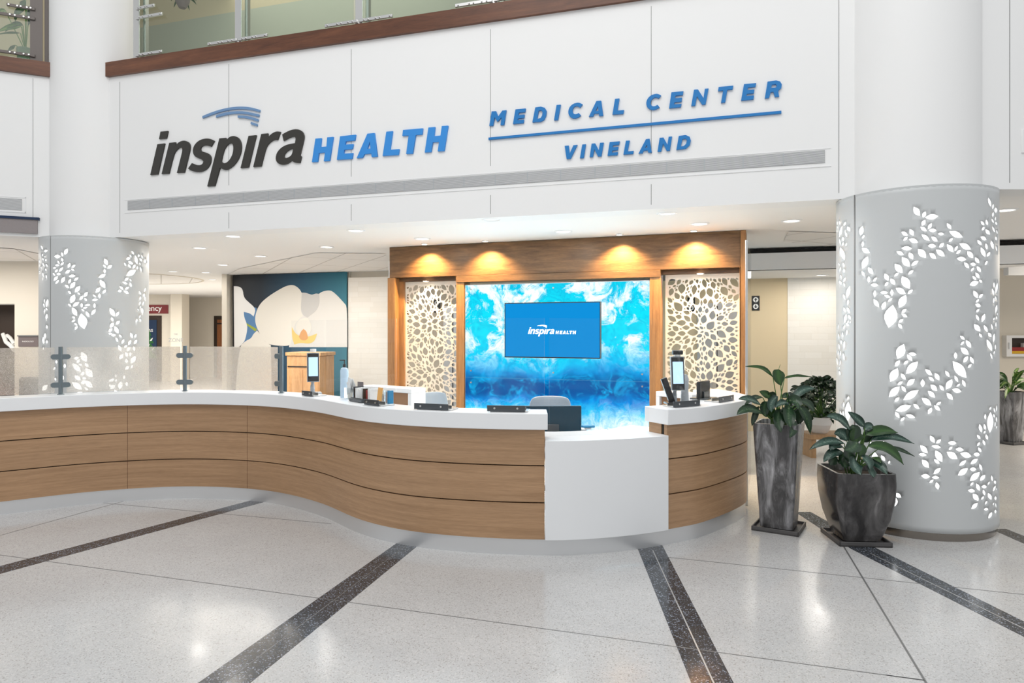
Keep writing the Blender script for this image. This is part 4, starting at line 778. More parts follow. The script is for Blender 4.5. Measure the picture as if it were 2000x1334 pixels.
wp(s770+.001, s891, hz-.05, hz-.002, -.24, .12, 'lintel', 'header'); wp(s1290, s1445-.001, hz-.05, hz-.002, -.24, .12, 'lintel', 'header')
wp(s891+.001, s1290-.001, hz-.088, hz-.002, -.2, .21, 'lintel', 'header')
def leafscreen(s0, s1, z0, z1, cen, seed):
    rnd = random.Random(seed); rng = np.random.RandomState(seed); w, h = s1-s0, z1-z0
    LV = []; C = np.zeros((0,3)); loops = []; strap = .0048
    def field(x, z):
        c = min(cen, key=lambda q: ((x-q[0])**2+((z-q[1])*.8)**2)); return math.atan2(z-c[1], x-c[0])
    prof = [(-.36,.55),(-.18,.85),(0,1),(.18,.92),(.34,.6)]
    for Ln, tries in ((.12,260),(.095,700),(.075,1500),(.056,4000),(.042,7000),(.028,9000)):
        for _ in range(tries):
            x, z = rnd.uniform(.03, w-.03), rnd.uniform(.04, h-.04); a = field(x, z)+rnd.gauss(0, .22); l = Ln*rnd.uniform(.85,1.12); wd = l*rnd.uniform(.56,.72)/2
            cx = np.array([x+math.cos(a)*l*t for t, _ in prof]); cz = np.array([z+math.sin(a)*l*t for t, _ in prof]); cr = np.array([wd*k for _, k in prof])
            tx = (x+math.cos(a)*l/2, x-math.cos(a)*l/2); tz = (z+math.sin(a)*l/2, z-math.sin(a)*l/2)
            if min(tx) < .02 or max(tx) > w-.02 or min(tz) < .03 or max(tz) > h-.05: continue
            if len(C):
                dd = np.sqrt((C[:,0][:,None]-cx)**2+(C[:,1][:,None]-cz)**2)-C[:,2][:,None]-cr
                if dd.min() < strap: continue
            C = np.vstack([C, np.stack([cx, cz, cr], 1)]); LV.append([x, z, a, l, wd])
    PT = np.array([t for t, _ in prof]); PK = np.array([k for _, k in prof])
    for _ in range(10):              # let every leaf swell until it nearly meets its neighbours
        for q, lv in enumerate(LV):
            for dl_, dw in ((1.0,1.10),(1.07,1.0)):
                x, z, a, l, wd = lv; l2 = l*dl_; w2 = wd*dw
                if w2 > l2*.37 or l2 > .155: continue
                if abs(math.cos(a))*l2/2+x > w-.02 or x-abs(math.cos(a))*l2/2 < .02 or z+abs(math.sin(a))*l2/2 > h-.04 or z-abs(math.sin(a))*l2/2 < .02: continue
                cx = x+math.cos(a)*l2*PT; cz = z+math.sin(a)*l2*PT; cr = w2*PK
                O = np.delete(C, slice(5*q, 5*q+5), 0); O = O[(abs(O[:,0]-x) < .22)&(abs(O[:,1]-z) < .22)]
                if len(O) and (np.sqrt((O[:,0][:,None]-cx)**2+(O[:,1][:,None]-cz)**2)-O[:,2][:,None]-cr).min() < strap: continue
                lv[3] = l2; lv[4] = w2; C[5*q:5*q+5] = np.stack([cx, cz, cr], 1)
    if 1:
        for x, z, a, l, wd in LV:
            n = 6; P = []
            for i in range(n*2):
                t = i/n; tt = t if t <= 1 else 2-t; sg = 1 if t <= 1 else -1
                q = (math.sin(PI*tt**.85)**.85)*wd if 0 < tt < 1 else 0
                P.append((s0+x+math.cos(a)*l*(tt-.5)-sg*math.sin(a)*q, z0+z+math.sin(a)*l*(tt-.5)+sg*math.cos(a)*q))
            loops.append(P)
    vx, fa = perforate(s0, s1, z0, z1, loops, 8, 22)
    mb = MB(); mb.add([PO.P(x, z, -.16) for x, z in vx], fa); o = mb.build('leaf_screen', 'screenm', fwall, smooth=0)
    md = o.modifiers.new('thick', 'SOLIDIFY'); md.thickness = .012; md.offset = 0; return o
leafscreen(s781, s891, .02, hz-.055, [(.40,.35),(.40,1.05),(.42,1.72),(.40,2.5)], 3)
leafscreen(s1296, s1445, .02, hz-.055, [(.45,.3),(.47,.95),(.45,1.62),(.45,2.5)], 5)
# sea panel
sp = thing('sea_panel', 'tall backlit glass panel printed with turquoise sea and foam', 'panel', PO.P((s906+s1268)/2,0))
_, zt = PO.sz(1268, 543.5); zt = 2.245; a, b = s906+.012, s1268-.008
mb = MB(); mb.prism([(a,.06),(b,.06),(b,zt),(a,zt)], PO.P(0,0,-.06), PO.u, PO.v, PO.n, .035, (-a,0)); mb.build('printed_glass', 'ocean', sp, smooth=0)
mb = MB(); PO.slab(mb, a-.006, a, .05, zt, -.07, .05); PO.slab(mb, b, b+.006, .05, zt, -.07, .05); PO.slab(mb, a, b, zt, zt+.008, -.07, .05); mb.build('edge_channel', 'steel', sp, smooth=0)
_, zs = PO.sz(1100, 742); mb = MB(); PO.slab(mb, a, b, zs-.002, zs+.002, -.0245, .001); mb.build('panel_joint', 'bluec', sp, smooth=0)
for px, py in ((919,565),(1080,562),(1254,559),(1080,728),(1254,731),(919,724),(919,747),(1254,755),(930,830)):
    k, z = PO.sz(px, py); mb = MB(); mb.tube([PO.P(k,z,-.026), PO.P(k,z,-.008)], .011, 16); mb.build('standoff', 'steel', sp)
area('sea_panel_glow', PO.P((a+b)/2, 1.1, .02), 2.2, 60, (.72,.92,1), (-PI/2,0,PO.ang), 1.9, None)
# television
tv = thing('wall_television', 'wall television showing white lettering on plain blue', 'television', PO.px(1079, 645))
(k0, z1), (k1, z0) = PO.sz(985, 591.5, .04), PO.sz(1173, 701, .04)
mb = MB(); PO.slab(mb, k0, k1, z0, z1, -.02, .055); mb.build('casing', 'black', tv, bev=.003); mb = MB(); PO.slab(mb, k0+.012, k1-.012, z0+.014, z1-.012, .0352, .001); sc = mb.build('screen', 'tvblue', tv, smooth=0)
xs = [p[0] for _, _, Ls in logo2d for l in Ls for p in l]; zs_ = [p[1] for _, _, Ls in logo2d for l in Ls for p in l]
(ta, za), (tb, zb) = PO.sz(1031, 645, .04), PO.sz(1125, 645, .04); sc_ = (tb-ta)/(max(xs)-min(xs)); _, zbt = PO.sz(1052, 657, .04)
for nm, m, Ls in logo2d:
    glyph('screen_lettering', [[(ta+(p[0]-min(xs))*sc_, zbt+(p[1]-min(zs_))*sc_) for p in l] for l in Ls], PO, .0365, .0006, 'tvwhite', sc)
# steel and glass fins at both ends
g = thing('glass_fin', 'steel edged clear glass fin between the feature wall and desk end', 'glass fin', (2.215,6.45,0))
A0, A1 = Vector((2.215,6.45,0)), Vector((2.72,7.78,0)); d = (A1-A0).normalized(); n = Vector((d.y,-d.x,0))*.005
mb = MB(); mb.hexa([A0-n+Vector((0,0,.01)),A0+n+Vector((0,0,.01)),A1+n+Vector((0,0,.01)),A1-n+Vector((0,0,.01))],[A0-n+Vector((0,0,2.5)),A0+n+Vector((0,0,2.5)),A1+n+Vector((0,0,2.5)),A1-n+Vector((0,0,2.5))]); mb.build('glass', 'acrylic', g, smooth=0)
mb = MB(); mb.box((2.213,6.44,1.25),(.022,.03,2.5), -.33); mb.build('edge_post', 'steel', g, bev=.003)
g = thing('glass_fin', 'narrow steel strip up the left end of the feature wall', 'glass fin', PO.P(-.03,0,-.1)); mb = MB(); PO.slab(mb, -.03, -.004, 0, 2.62, -.12, .04); mb.build('edge_post', 'steel', g)

# ---------------------------------------------------------------- lamps
def downlight_proto():
    g = thing('downlight', 'x', 'ceiling light', (0,0,0), 'round recessed downlights in the lobby ceiling')
    mb = MB(); mb.lathe([(.105,0),(.105,-.004),(.085,-.010),(.078,-.004),(.078,0)], (0,0,0), 32, False); mb.build('trim_ring', 'white', g)
    mb = MB(); mb.lathe([(.0,-.002),(.078,-.003)], (0,0,0), 32, False); mb.build('lens', 'lens', g)
    area('downlight_lamp', (0,0,-.03), .16, 3.2, (1,.95,.88), (0,0,0), None, g, 'DISK')
    return g
dl0 = None
DL = [(390,484,'over the corridor, nearest above the left frosted post'),(455,461,'close to the facade edge left of the orchid print'),(338,530,'deep in the corridor beside the tiled circle'),(435,517,'in the corridor just left of the orchid print'),(402,532,'far down the corridor, left of the pair'),(415,546,'furthest down the corridor'),
 (509,500,'in front of the orchid print'),(638,482,'between the orchid print and the oak wall'),(695,450,'near the facade left of the oak wall'),(825,466,'before the left leaf screen'),(1302,416,'near the facade above the right side of the desk'),(1366,437,'before the right leaf screen'),(1546,431,'right of the oak wall near the tiles'),(1964,410,'right of the big column'),(1100,452,'before the television'),(960,428,'near the facade edge, above the middle of the desk')]
for px, py, w in DL:
    p = at(px, py, (Z1-H)*F/(HY-py)); lb = 'round recessed ceiling downlight '+w
    if dl0 is None: dl0 = downlight_proto(); dl0.location = (p.x,p.y,Z1); dl0['label'] = lb
    else: copy_tree(dl0, (p.x,p.y,Z1), label=lb)
p = at(1604, 537, (2.49-H)*F/(HY-537)); copy_tree(dl0, (p.x,p.y,2.49), label='round recessed downlight in the low ceiling before the white brick wall')
def spot_proto():
    g = thing('spotlight', 'x', 'spotlight', (0,0,0), 'small warm spotlights washing the oak wall')
    mb = MB(); mb.lathe([(.045,0),(.045,-.012),(.034,-.012),(.032,0)], (0,0,0), 24, False); mb.build('trim_ring', 'white', g)
    mb = MB(); mb.lathe([(0,-.004),(.033,-.006)], (0,0,0), 24, False); mb.build('lens', 'lensw', g)
    l = bpy.data.lights.new('spotlight_lamp', 'SPOT'); l.energy = 180; l.color = (1,.64,.28); l.spot_size = math.radians(126); l.spot_blend = .75; l.shadow_soft_size = .02
    o = bpy.data.objects.new('spotlight_lamp', l); COL.objects.link(o); o.parent = g; o.location = (0,0,-.02)
    return g
sp0 = None
for px, off, z, w in ((829,.17,Z1,'above the left leaf screen'),(948,.17,Z1,'above the left part of the sea panel'),(1210,.17,Z1,'above the right part of the sea panel'),(1355,.17,Z1,'above the right leaf screen'),
                      (832,-.06,hz-.052,'under the oak lintel of the left leaf screen'),(1368,-.06,hz-.052,'under the oak lintel of the right leaf screen')):
    p = PO.P(PO.sz(px,645,off)[0], z-.001, off); lb = 'small warm spotlight '+w
    if sp0 is None: sp0 = spot_proto(); sp0.location = p; sp0['label'] = lb
    else:
        c = copy_tree(sp0, p, label=lb)
        if z < 2.6:
            for ch in c.children:
                if ch.type == 'LIGHT': ch.data = ch.data.copy(); ch.data.energy = 22; ch.data.color = (1,.80,.55)
# area fill lamps added to brighten the spaces behind, no fittings of their own
area('back_corridor_fill', (-9.5,18,2.72), 5, 430, (1,.93,.84), (0,0,0), 3)
area('lift_lobby_fill', (3.9,9.95,2.46), 2.4, 29, (1,.95,.88), (0,0,0), 1.2)
area('passage_fill', (-4.2,11.2,2.76), 2.6, 125, (1,.95,.88), (0,0,0), 2)
area('right_lobby_fill', (9.3,8.6,2.76), 2.5, 150, (1,.88,.72), (0,0,0), 2.5)
area('desk_area_fill', (.2,6.9,2.77), 3.6, 55, (.96,.98,1), (0,0,PO.ang), .8)
area('left_lobby_fill', (-9.0,9.4,2.76), 3.0, 125, (1,.95,.88), (0,0,0), 2.2)
area('upper_floor_fill', (-3,11,7.6), 4, 70, (1,.97,.92), (0,0,0), 3)

# ---------------------------------------------------------------- reception counter
CP = [(-6.3,4.0),(-5.75,5.0),(-5.2,5.62)] + [tuple(flo(x,y)[:2]) for x, y in ((0,1006),(192,983),(367,973),(518,981),(623,1006),(700,1041),(776,1062),(860,1074),(960,1081.5),(1060,1085),(1140,1083),(1244,1073),(1320,1060),(1380,1045))] + [(2.06,6.05),(2.14,6.45),(2.06,7.0),(1.85,7.45)]
def catmull(P, n=14):
    out = []
    for i in range(1, len(P)-2):
        p0, p1, p2, p3 = [Vector(q) for q in P[i-1:i+3]]
        for k in range(n):
            t = k/n; out.append(.5*((2*p1)+(p2-p0)*t+(2*p0-5*p1+4*p2-p3)*t*t+(3*p1-p0-3*p2+p3)*t**3))
    out.append(Vector(P[-2])); return out
PATH = catmull(CP)
for _ in range(12): PATH = [PATH[0]]+[(PATH[i-1]+PATH[i]*2+PATH[i+1])/4 for i in range(1,len(PATH)-1)]+[PATH[-1]]
ARC = [0]
for i in range(1, len(PATH)): ARC.append(ARC[-1]+(PATH[i]-PATH[i-1]).length)
def pathat(s, off=0):            # point and tangent; off > 0 is outwards to the visitor
    s = max(0, min(ARC[-1], s)); i = 0
    while i < len(ARC)-2 and ARC[i+1] < s: i += 1
    t = (s-ARC[i])/(ARC[i+1]-ARC[i]); p = PATH[i].lerp(PATH[i+1], t); a = (PATH[min(i+2,len(PATH)-1)]-PATH[max(i-1,0)]).normalized()
    return Vector((p.x+a.y*off, p.y-a.x*off, 0)), Vector((a.x, a.y, 0))
def arc_px(px, off=0):           # arc length of the point seen at column px (first crossing)
    best = None
    for i in range(600):
        s = ARC[-1]*.08+ARC[-1]*.80*i/600; p, _ = pathat(s, off); q = HX+F*p.x/p.y
        if q >= px: return s
    return s
def ribbon(mb, s0, s1, z0, z1, o0, o1, step=.05):      # solid following the path between offsets o0 (outer) and o1 (inner)
    n = max(2, int((s1-s0)/step)); base = len(mb.v)
    for i in range(n+1):
        s = s0+(s1-s0)*i/n
        for off in (o0, o1):
            p, _ = pathat(s, off)
            for z in (z0, z1): mb.v.append(Vector((p.x,p.y,z)))
    for i in range(n):
        a = base+4*i; b = a+4; u0 = s0+(s1-s0)*i/n; u1 = s0+(s1-s0)*(i+1)/n
        for q, w in (((a,b,b+1,a+1),((u0,z0),(u1,z0),(u1,z1),(u0,z1))), ((a+3,b+3,b+2,a+2),((u0,z1),(u1,z1),(u1,z0),(u0,z0))),
                  ((a+1,b+1,b+3,a+3),((u0,z1),(u1,z1),(u1,z1+.2),(u0,z1+.2))), ((a+2,b+2,b,a),((u0,z0),(u1,z0),(u1,z0),(u0,z0)))):
            mb.f.append(list(q)); mb.uv.append(list(w))
    e = base+4*n
    mb.f.append([base,base+1,base+3,base+2]); mb.uv.append([(0,z0),(0,z1),(.2,z1),(.2,z0)])
    mb.f.append([e+2,e+3,e+1,e]); mb.uv.append([(0,z0),(0,z1),(.2,z1),(.2,z0)])
    return mb
SE = ARC[-1]; sA, sB = arc_px(1063), arc_px(1299.5)
ct = thing('reception_counter', 'long curving oak reception counter with white top and steel plinth', 'counter', (0,5.2,0))
TOP = 1.045
ribbon(MB(), 0, SE, 0, .118, 0, -.03).build('plinth', 'kick', ct, smooth=60)
for a, b in ((0, sA), (sB, SE)):
    for z0, z1 in ((.12,.384),(.393,.655),(.664,.926)):
        ribbon(MB(), a, b, z0, z1, .012, -.02).build('front_panel', 'counterwood', ct, smooth=60)
    ribbon(MB(), a+.006, b-.002, .12, .924, -.021, -.05).build('carcass', 'groove', ct, smooth=60)
    ribbon(MB(), a+(0 if a else 0)-(0.025 if a else 0), b+(.02 if a == 0 else 0), .927, TOP, .055, -.225).build('worktop', 'solid', ct, bev=.004, smooth=60)
ribbon(MB(), sA+.003, sB-.003, .12, .845, .035, -.0).build('service_panel', 'solid', ct, bev=.003, smooth=60)
ribbon(MB(), sA+.003, sB-.003, .805, .846, -.002, -.42).build('low_worktop', 'solid', ct, bev=.003, smooth=60)
for s in (sA-.02, sB+.02): ribbon(MB(), s-.02, s+.02, .12, .925, -.055, -.2).build('end_panel', 'counterwood', ct)
# panel butt joints
for px in (247, 484):
    s = arc_px(px); ribbon(MB(), s-.0012, s+.0012, .12, .924, .0135, .011).build('panel_joint', 'trimwood', ct)
# staff desk
sd_ = thing('staff_desk', 'white staff desk running behind the reception counter', 'desk', (0,5.8,0))
ribbon(MB(), arc_px(560), arc_px(1440), .72, .748, -.43, -1.0).build('desk_top', 'solid', sd_, smooth=60)
for px in (600, 900, 1200): s = arc_px(px); ribbon(MB(), s, s+.03, 0, .719, -.45, -.95).build('leg_panel', 'solid', sd_)

# frosted panels on posts
def box_along(mb, p, t, c, d):   # box centred at p + local offset c, axis x along tangent t
    rz = math.atan2(t.y, t.x); R = Matrix.Rotation(rz, 3, 'Z'); return mb.box(Vector(p)+R@Vector(c), d, rz)
posts = [(s, arc_px(s, -.09)) for s in (-140, 117, 361, 548)]
posts[0] = (-140, posts[1][1]-1.25)
names = ['standing outside the left edge of the photo','at the left before the leaf-pierced column','in the middle, before the far cream wall','at the right end of the frosted glass']
for i, (px, s) in enumerate(posts):
    if i == 0: continue
    p, t = pathat(s, -.09); g = thing('glass_post', 'round grey metal glass post '+names[i], 'post', (p.x,p.y,TOP), 'grey posts holding the frosted glass')
    mb = MB(); mb.tube([(p.x,p.y,TOP),(p.x,p.y,1.495)], .0185, 20); mb.build('pole', 'dsteel', g); mb = MB(); mb.lathe([(.03,0),(.03,.006)], (p.x,p.y,TOP), 24); mb.build('foot', 'dsteel', g)
    for z in (1.135, 1.40):
        for sgn in ((-1,) if i == 3 else (-1,1)):
            for f in (-1,1):
                mb = MB(); R = Matrix.Rotation(math.atan2(t.y,t.x), 3, 'Z'); prof = []
                for k in range(9): a = -PI/2+PI*k/8; prof.append((.055+.024*math.cos(a), .024*math.sin(a)))
                prof = [(.0,-.024)]+prof+[(.0,.024)]; P = [(q[0]*sgn, q[1]) for q in prof]; P = P if sgn > 0 else P[::-1]
                n = Vector((t.y,-t.x,0)); o = Vector((p.x,p.y,z))+n*(.007 if f > 0 else -.015)
                mb.prism(P, o, t, (0,0,1), n, .008); mb.build('clamp', 'steel' if f < 0 else 'dsteel', g)
for i in range(3):
    a, b = posts[i][1]+.045, posts[i+1][1]-.045
    o = ribbon(MB(), a, b, 1.06, 1.488, -.0865, -.0935).build('frosted_panel', 'frost', smooth=60)
    tag(o, 'frosted textured glass panel on the counter '+('left of the first grey post','between the two left grey posts','between the middle post and the right end post')[i], 'glass panel', 'frosted glass panels on the counter')

# clear acrylic screens with steel brackets
def pane(px0, px1, z0, label, off=-.075, z1=1.742):
    a, _ = pathat(arc_px(px0, off), off); b, _ = pathat(arc_px(px1, off), off); d = (b-a).normalized(); n = Vector((d.y,-d.x,0))*.003
    e = [a-n, a+n, b+n, b-n]; e = [e[1], e[2], e[3], e[0]]
    mb = MB(); mb.hexa([q+Vector((0,0,z0)) for q in e], [q+Vector((0,0,z1)) for q in e]); return tag(mb.build('acrylic_screen', 'acrylic', smooth=0), label, 'clear screen', 'clear acrylic counter screens')
pane(569, 633, 1.062, 'narrow clear acrylic screen at the left kiosk')
pane(636, 770, 1.062, 'clear acrylic screen in front of the papers and brochures')
pane(773, 1062, 1.062, 'widest clear acrylic screen left of the low service counter')
pane(1294, 1389, 1.062, 'clear acrylic screen in front of the right kiosk')
pane(1392, 1452, 1.062, 'clear acrylic screen at the right end of the counter')
pane(1070, 1279, .848, 'tall clear acrylic screen standing on the low white service counter', -.16)
for px, lb in ((599,'at the foot of the left kiosk'),(724,'before the brochures'),(840,'before the left office chair'),(988,'left of the black monitor'),(1341,'before the right kiosk'),(1418,'at the right end of the counter')):
    off = -.02; s = arc_px(px, off); p, t = pathat(s, off); g = thing('screen_bracket', 'low metal screen bracket '+lb, 'bracket', (p.x,p.y,TOP), 'metal brackets of the clear screens')
    w = .16 if px in (599,) else (.19 if px == 724 else .285)
    mb = MB(); box_along(mb, (p.x,p.y,TOP), t, (0,-.0,.026), (w,.006,.046)); mb.build('front_plate', 'brk', g, bev=.002)
    mb = MB(); box_along(mb, (p.x,p.y,TOP), t, (.02,.075,.006), (w,.14,.010)); mb.build('base_plate', 'steel', g, bev=.002)
    mb = MB(); box_along(mb, (p.x,p.y,TOP), t, (0,.066,.022), (w,.006,.022)); mb.build('rear_plate', 'steel', g)
    for k in (-.3,.3):
        mb = MB(); n = Vector((t.y,-t.x,0)); c = Vector((p.x,p.y,TOP+.028))+t*w*k; mb.tube([c+n*.003, c+n*.009], .0075, 12); mb.build('bolt', 'steel', g)

# ---------------------------------------------------------------- desk equipment
def kiosk(px, off, yaw, label, ext_cam):
    s = arc_px(px, off); p, t = pathat(s, off); g = thing('scanner_kiosk', label, 'kiosk', (p.x,p.y,TOP))
    R = Matrix.Rotation(yaw, 3, 'Z'); base = Vector((p.x,p.y,TOP))
    def bx(nm, m, c, d, rx=0, bev=.004, rz=0):
        mb = MB(); mb.box(base+R@Vector(c), d, yaw+rz, rx); return mb.build(nm, m, g, bev=bev)
    bx('foot', 'grey' if not ext_cam else 'black', (0,.05,.008), (.16,.16,.014)); 
    mb = MB(); mb.tube([base+R@Vector(q) for q in ((0,.08,.015),(.0,.09,.07),(.0,.065,.13),(0,.03,.19))], .022, 12, .016); mb.build('arm', 'grey', g)
    b = bx('tablet_body', 'grey', (0,0,.255), (.112,.026,.275), -.12); 
    bx('tablet_face', 'black', (0,-.014,.255), (.102,.004,.262), -.12, .002); bx('screen', 'screenlit', (0,-.017,.262), (.084,.003,.178), -.12, 0)
    if ext_cam:
        mb = MB(); mb.tube([base+R@Vector((-.04,0,.425)), base+R@Vector((.04,0,.425))], .019, 16); mb.build('camera_bar', 'black', g); bx('camera_neck', 'steel', (0,.005,.402), (.05,.02,.02))
        mb = MB(); mb.box(base+R@Vector((-.06,.05,.10)), (.05,.03,.24), yaw, 0, -.35); mb.build('side_bracket', 'black', g, bev=.004)
        mb = MB(); mb.lathe([(.035,0),(.03,.12),(.034,.2),(.02,.24)], base+R@Vector((.09,.10,.0)), 20); mb.build('power_unit', 'grey', g)
    else:
        mb = MB(); mb.lathe([(.028,0),(.028,.03)], base+R@Vector((0,0,.40)), 16); mb.build('sensor_head', 'paper', g)
kiosk(610, -.165, .35, 'slim grey face-scanning tablet kiosk at the left end of the desk opening', False)
kiosk(1323, -.165, .05, 'face-scanning tablet kiosk with camera bar on the right counter', True)
def monitor(loc, yaw, w, h, label, m='black', zb=.75):
    g = thing('monitor', label, 'monitor', (loc[0],loc[1],zb)); R = Matrix.Rotation(yaw, 3, 'Z'); B = Vector((loc[0],loc[1],0))
    mb = MB(); mb.box(B+R@Vector((0,0,loc[2])), (w,.03,h), yaw); mb.build('casing', m, g, bev=.008); mb = MB(); mb.box(B+R@Vector((0,.018,loc[2])), (w-.02,.003,h-.02), yaw); mb.build('screen', 'black', g)
    mb = MB(); mb.box(B+R@Vector((0,-.02,(zb+loc[2])/2-.01)), (.10,.016,loc[2]-zb), yaw); mb.build('stand', 'brk', g, bev=.003); mb = MB(); mb.box(B+R@Vector((0,0,zb+.008)), (.22,.16,.012), yaw); mb.build('base', 'brk', g, bev=.003)
p = at(1080, 820, 5.72); monitor((p.x,5.72,.875), 0, .475, .285, 'dark monitor seen from behind above the low service counter', 'darknavy')
p = at(1374, 766, 6.0); monitor((p.x,6.0,1.125), .9, .23, .16, 'small dark display turned away on the right counter', 'black', 1.046)
# low shelves behind (raised returns)
def hutch(px0, px1, Y0, Y1, label):
    a, b = at(px0,645,Y0), at(px1,645,Y1); pl = Plane((a.x,a.y),(b.x,b.y)); g = thing('raised_return', label, 'shelf unit', pl.P(pl.L/2,0))
    for nm, m, s0, s1, z0, z1, o, d in (('top','solid',0,pl.L,1.0,1.045,-.22,.22),('side_panel','solid',pl.L-.045,pl.L,0,.999,-.22,.22),('side_panel','solid',0,.045,0,.999,-.22,.22),('tackboard','tackb',.05,pl.L-.05,.5,.995,-.05,.02),('back_panel','solid',.05,pl.L-.05,0,.995,-.20,.02)):
        mb = MB(); pl.slab(mb, s0, s1, z0, z1, o, d); mb.build(nm, m, g, bev=.002)
hutch(700, 803, 7.45, 7.0, 'white raised return with brown board left of the office chair')
hutch(1281, 1352, 6.75, 6.4, 'white raised return behind the right kiosk')
# office chairs
def chair(loc, yaw, label, m='lgrey', top=.98, w=.46):
    g = thing('office_chair', label, 'office chair', (loc[0],loc[1],0), None); R = Matrix.Rotation(yaw, 3, 'Z'); B = Vector((loc[0],loc[1],0))
    pts = []
    mb = MB(); nx, nz = 10, 8; hb = top-.56
    for side in (0, .03):
        for j in range(nz+1):
            for i in range(nx+1):
                u, v = i/nx*2-1, j/nz; ww = w/2*(1-.16*v*v)*(1 if v < .9 else .93); mb.v.append(B+R@Vector((u*ww, .24+side-.10*u*u*.6+.05*v, .56+hb*v-(.02*abs(u)**4 if v > .9 else 0))))
    N = (nx+1)*(nz+1)
    for j in range(nz):
        for i in range(nx):
            a = j*(nx+1)+i; mb.f += [[a,a+1,a+nx+2,a+nx+1],[N+a+nx+1,N+a+nx+2,N+a+1,N+a]]; mb.uv += [[(0,0)]*4]*2
    rim = [i for i in range(nx+1)]+[j*(nx+1)+nx for j in range(1,nz+1)]+[nz*(nx+1)+i for i in range(nx-1,-1,-1)]+[j*(nx+1) for j in range(nz-1,0,-1)]
    for i in range(len(rim)): a, b = rim[i], rim[(i+1)%len(rim)]; mb.f.append([b,a,N+a,N+b]); mb.uv.append([(0,0)]*4)
    mb.build('backrest', m, g, sub=1, smooth=60)
    mb = MB(); mb.box(B+R@Vector((0,0,.46)), (.48,.46,.08), yaw); mb.build('seat', m, g, bev=.03); mb = MB(); mb.tube([B+Vector((0,0,.1)), B+Vector((0,0,.42))], .03, 12); mb.build('column', 'grey', g)
    for sg in (-1,1):
        mb = MB(); mb.tube([B+R@Vector((sg*.24,.1,.45)), B+R@Vector((sg*.29,.1,.55)), B+R@Vector((sg*.29,.05,.66))], .016, 8); mb.box(B+R@Vector((sg*.29,0,.675)), (.09,.26,.03), yaw); mb.build('armrest', 'grey', g, bev=.006)
    for k in range(5):
        a = k*2*PI/5; mb = MB(); mb.tube([B+Vector((0,0,.1)), B+Vector((.3*math.cos(a),.3*math.sin(a),.07))], .02, 8); mb.tube([B+Vector((.3*math.cos(a)-.02,.3*math.sin(a),.03)), B+Vector((.3*math.cos(a)+.02,.3*math.sin(a),.03))], .03, 12); mb.build('leg', 'grey', g)
chair(at(862,645,7.75)[:2], .5, 'pale grey office chair before the left leaf screen', top=.93, w=.38)
chair(at(1077,645,6.75)[:2], 0, 'grey office chair behind the dark monitor', top=.975, w=.47)
mb = MB(); p = at(1148,842,5.55); g = thing('card_terminal', 'small blue card terminal on the low white service counter', 'card terminal', (p.x,p.y,.847))
mb.box((p.x,p.y,.868),(.10,.09,.018),.1,-.1); mb.build('reader', 'bluec', g, bev=.006); mb = MB(); mb.box((p.x,p.y,.853),(.05,.05,.012),.1); mb.build('foot','paper',g)
# bottle and papers
def onct(px, off): p, t = pathat(arc_px(px, off), off); return Vector((p.x,p.y,TOP)), math.atan2(t.y,t.x), t
p, a, t = onct(672, -.19); g = thing('sanitizer_bottle', 'tall pale blue pump bottle with dark cap on the counter', 'bottle', p)
mb = MB(); mb.lathe([(.034,0),(.036,.01),(.036,.24),(.03,.262),(.012,.272)], p, 24); mb.build('body', 'bluegel', g); mb = MB(); mb.lathe([(.014,.272),(.014,.30),(.005,.302),(.005,.33)], p, 16); mb.box(p+Vector((-.015,0,.335)),(.05,.014,.010)); mb.build('pump', 'black', g)
p, a, t = onct(683, -.17); g = thing('paper_holder', 'clear holder of crumpled white papers beside the pump bottle', 'holder', p)
mb = MB(); mb.box(p+Vector((0,0,.05)),(.10,.07,.10),a); mb.build('holder_box', 'clearpl', g, bev=.002)
rr = random.Random(4); mb = MB()
for i in range(5): mb.box(p+Vector((rr.uniform(-.02,.02),rr.uniform(-.015,.015),.09+.012*i)),(.055,.003,.10),a+rr.uniform(-.5,.5),rr.uniform(-.3,.3),rr.uniform(-.5,.5))
mb.build('papers', 'paper', g, smooth=0)
cols = ['black','paper','paper','paper','darkframe','redp','paper','paper']
lbs = ['black booklet at the left end of the brochure row','white booklet with thick spine, second in the brochure row','white booklet left of the dark brown one','thin white booklet touching the dark brown one','dark brown booklet in the brochure row','dark red booklet in the brochure row','white booklet right of the red one','white booklet beside the orange envelope']
for i, (px, th) in enumerate(((699,.010),(704,.022),(710,.02),(714,.014),(718,.018),(724,.016),(728,.012),(731,.012))):
    p, a, t = onct(px, -.19); mb = MB(); mb.box(p+Vector((0,0,.058-.004*(i%3))),(th,.10,.116-.008*(i%3)),a+.15); tag(mb.build('booklet', cols[i], bev=.001), lbs[i], 'booklet', 'booklets standing on the counter')
p, a, t = onct(701, -.215); g = thing('picture_card', 'dark grey photo card standing behind the booklets', 'card', p); mb = MB(); mb.box(p+Vector((0,.03,.075)),(.075,.006,.15),a+.2); mb.build('card','taupe',g)
p, a, t = onct(741, -.17); mb = MB(); mb.box(p+Vector((0,0,.066)),(.062,.006,.13),a,-.15); tag(mb.build('envelope','orange',bev=.001), 'orange envelope standing on the counter', 'envelope')
p, a, t = onct(752, -.19); mb = MB(); mb.box(p+Vector((0,.02,.055)),(.05,.05,.11),a); tag(mb.build('document_holder','clearpl',bev=.002), 'empty clear holder right of the orange envelope', 'holder')
p, a, t = onct(760, -.19); mb = MB(); mb.box(p+Vector((0,.01,.055)),(.02,.05,.11),a); tag(mb.build('binder','bluec',bev=.002), 'blue binder left of the brown board', 'binder')
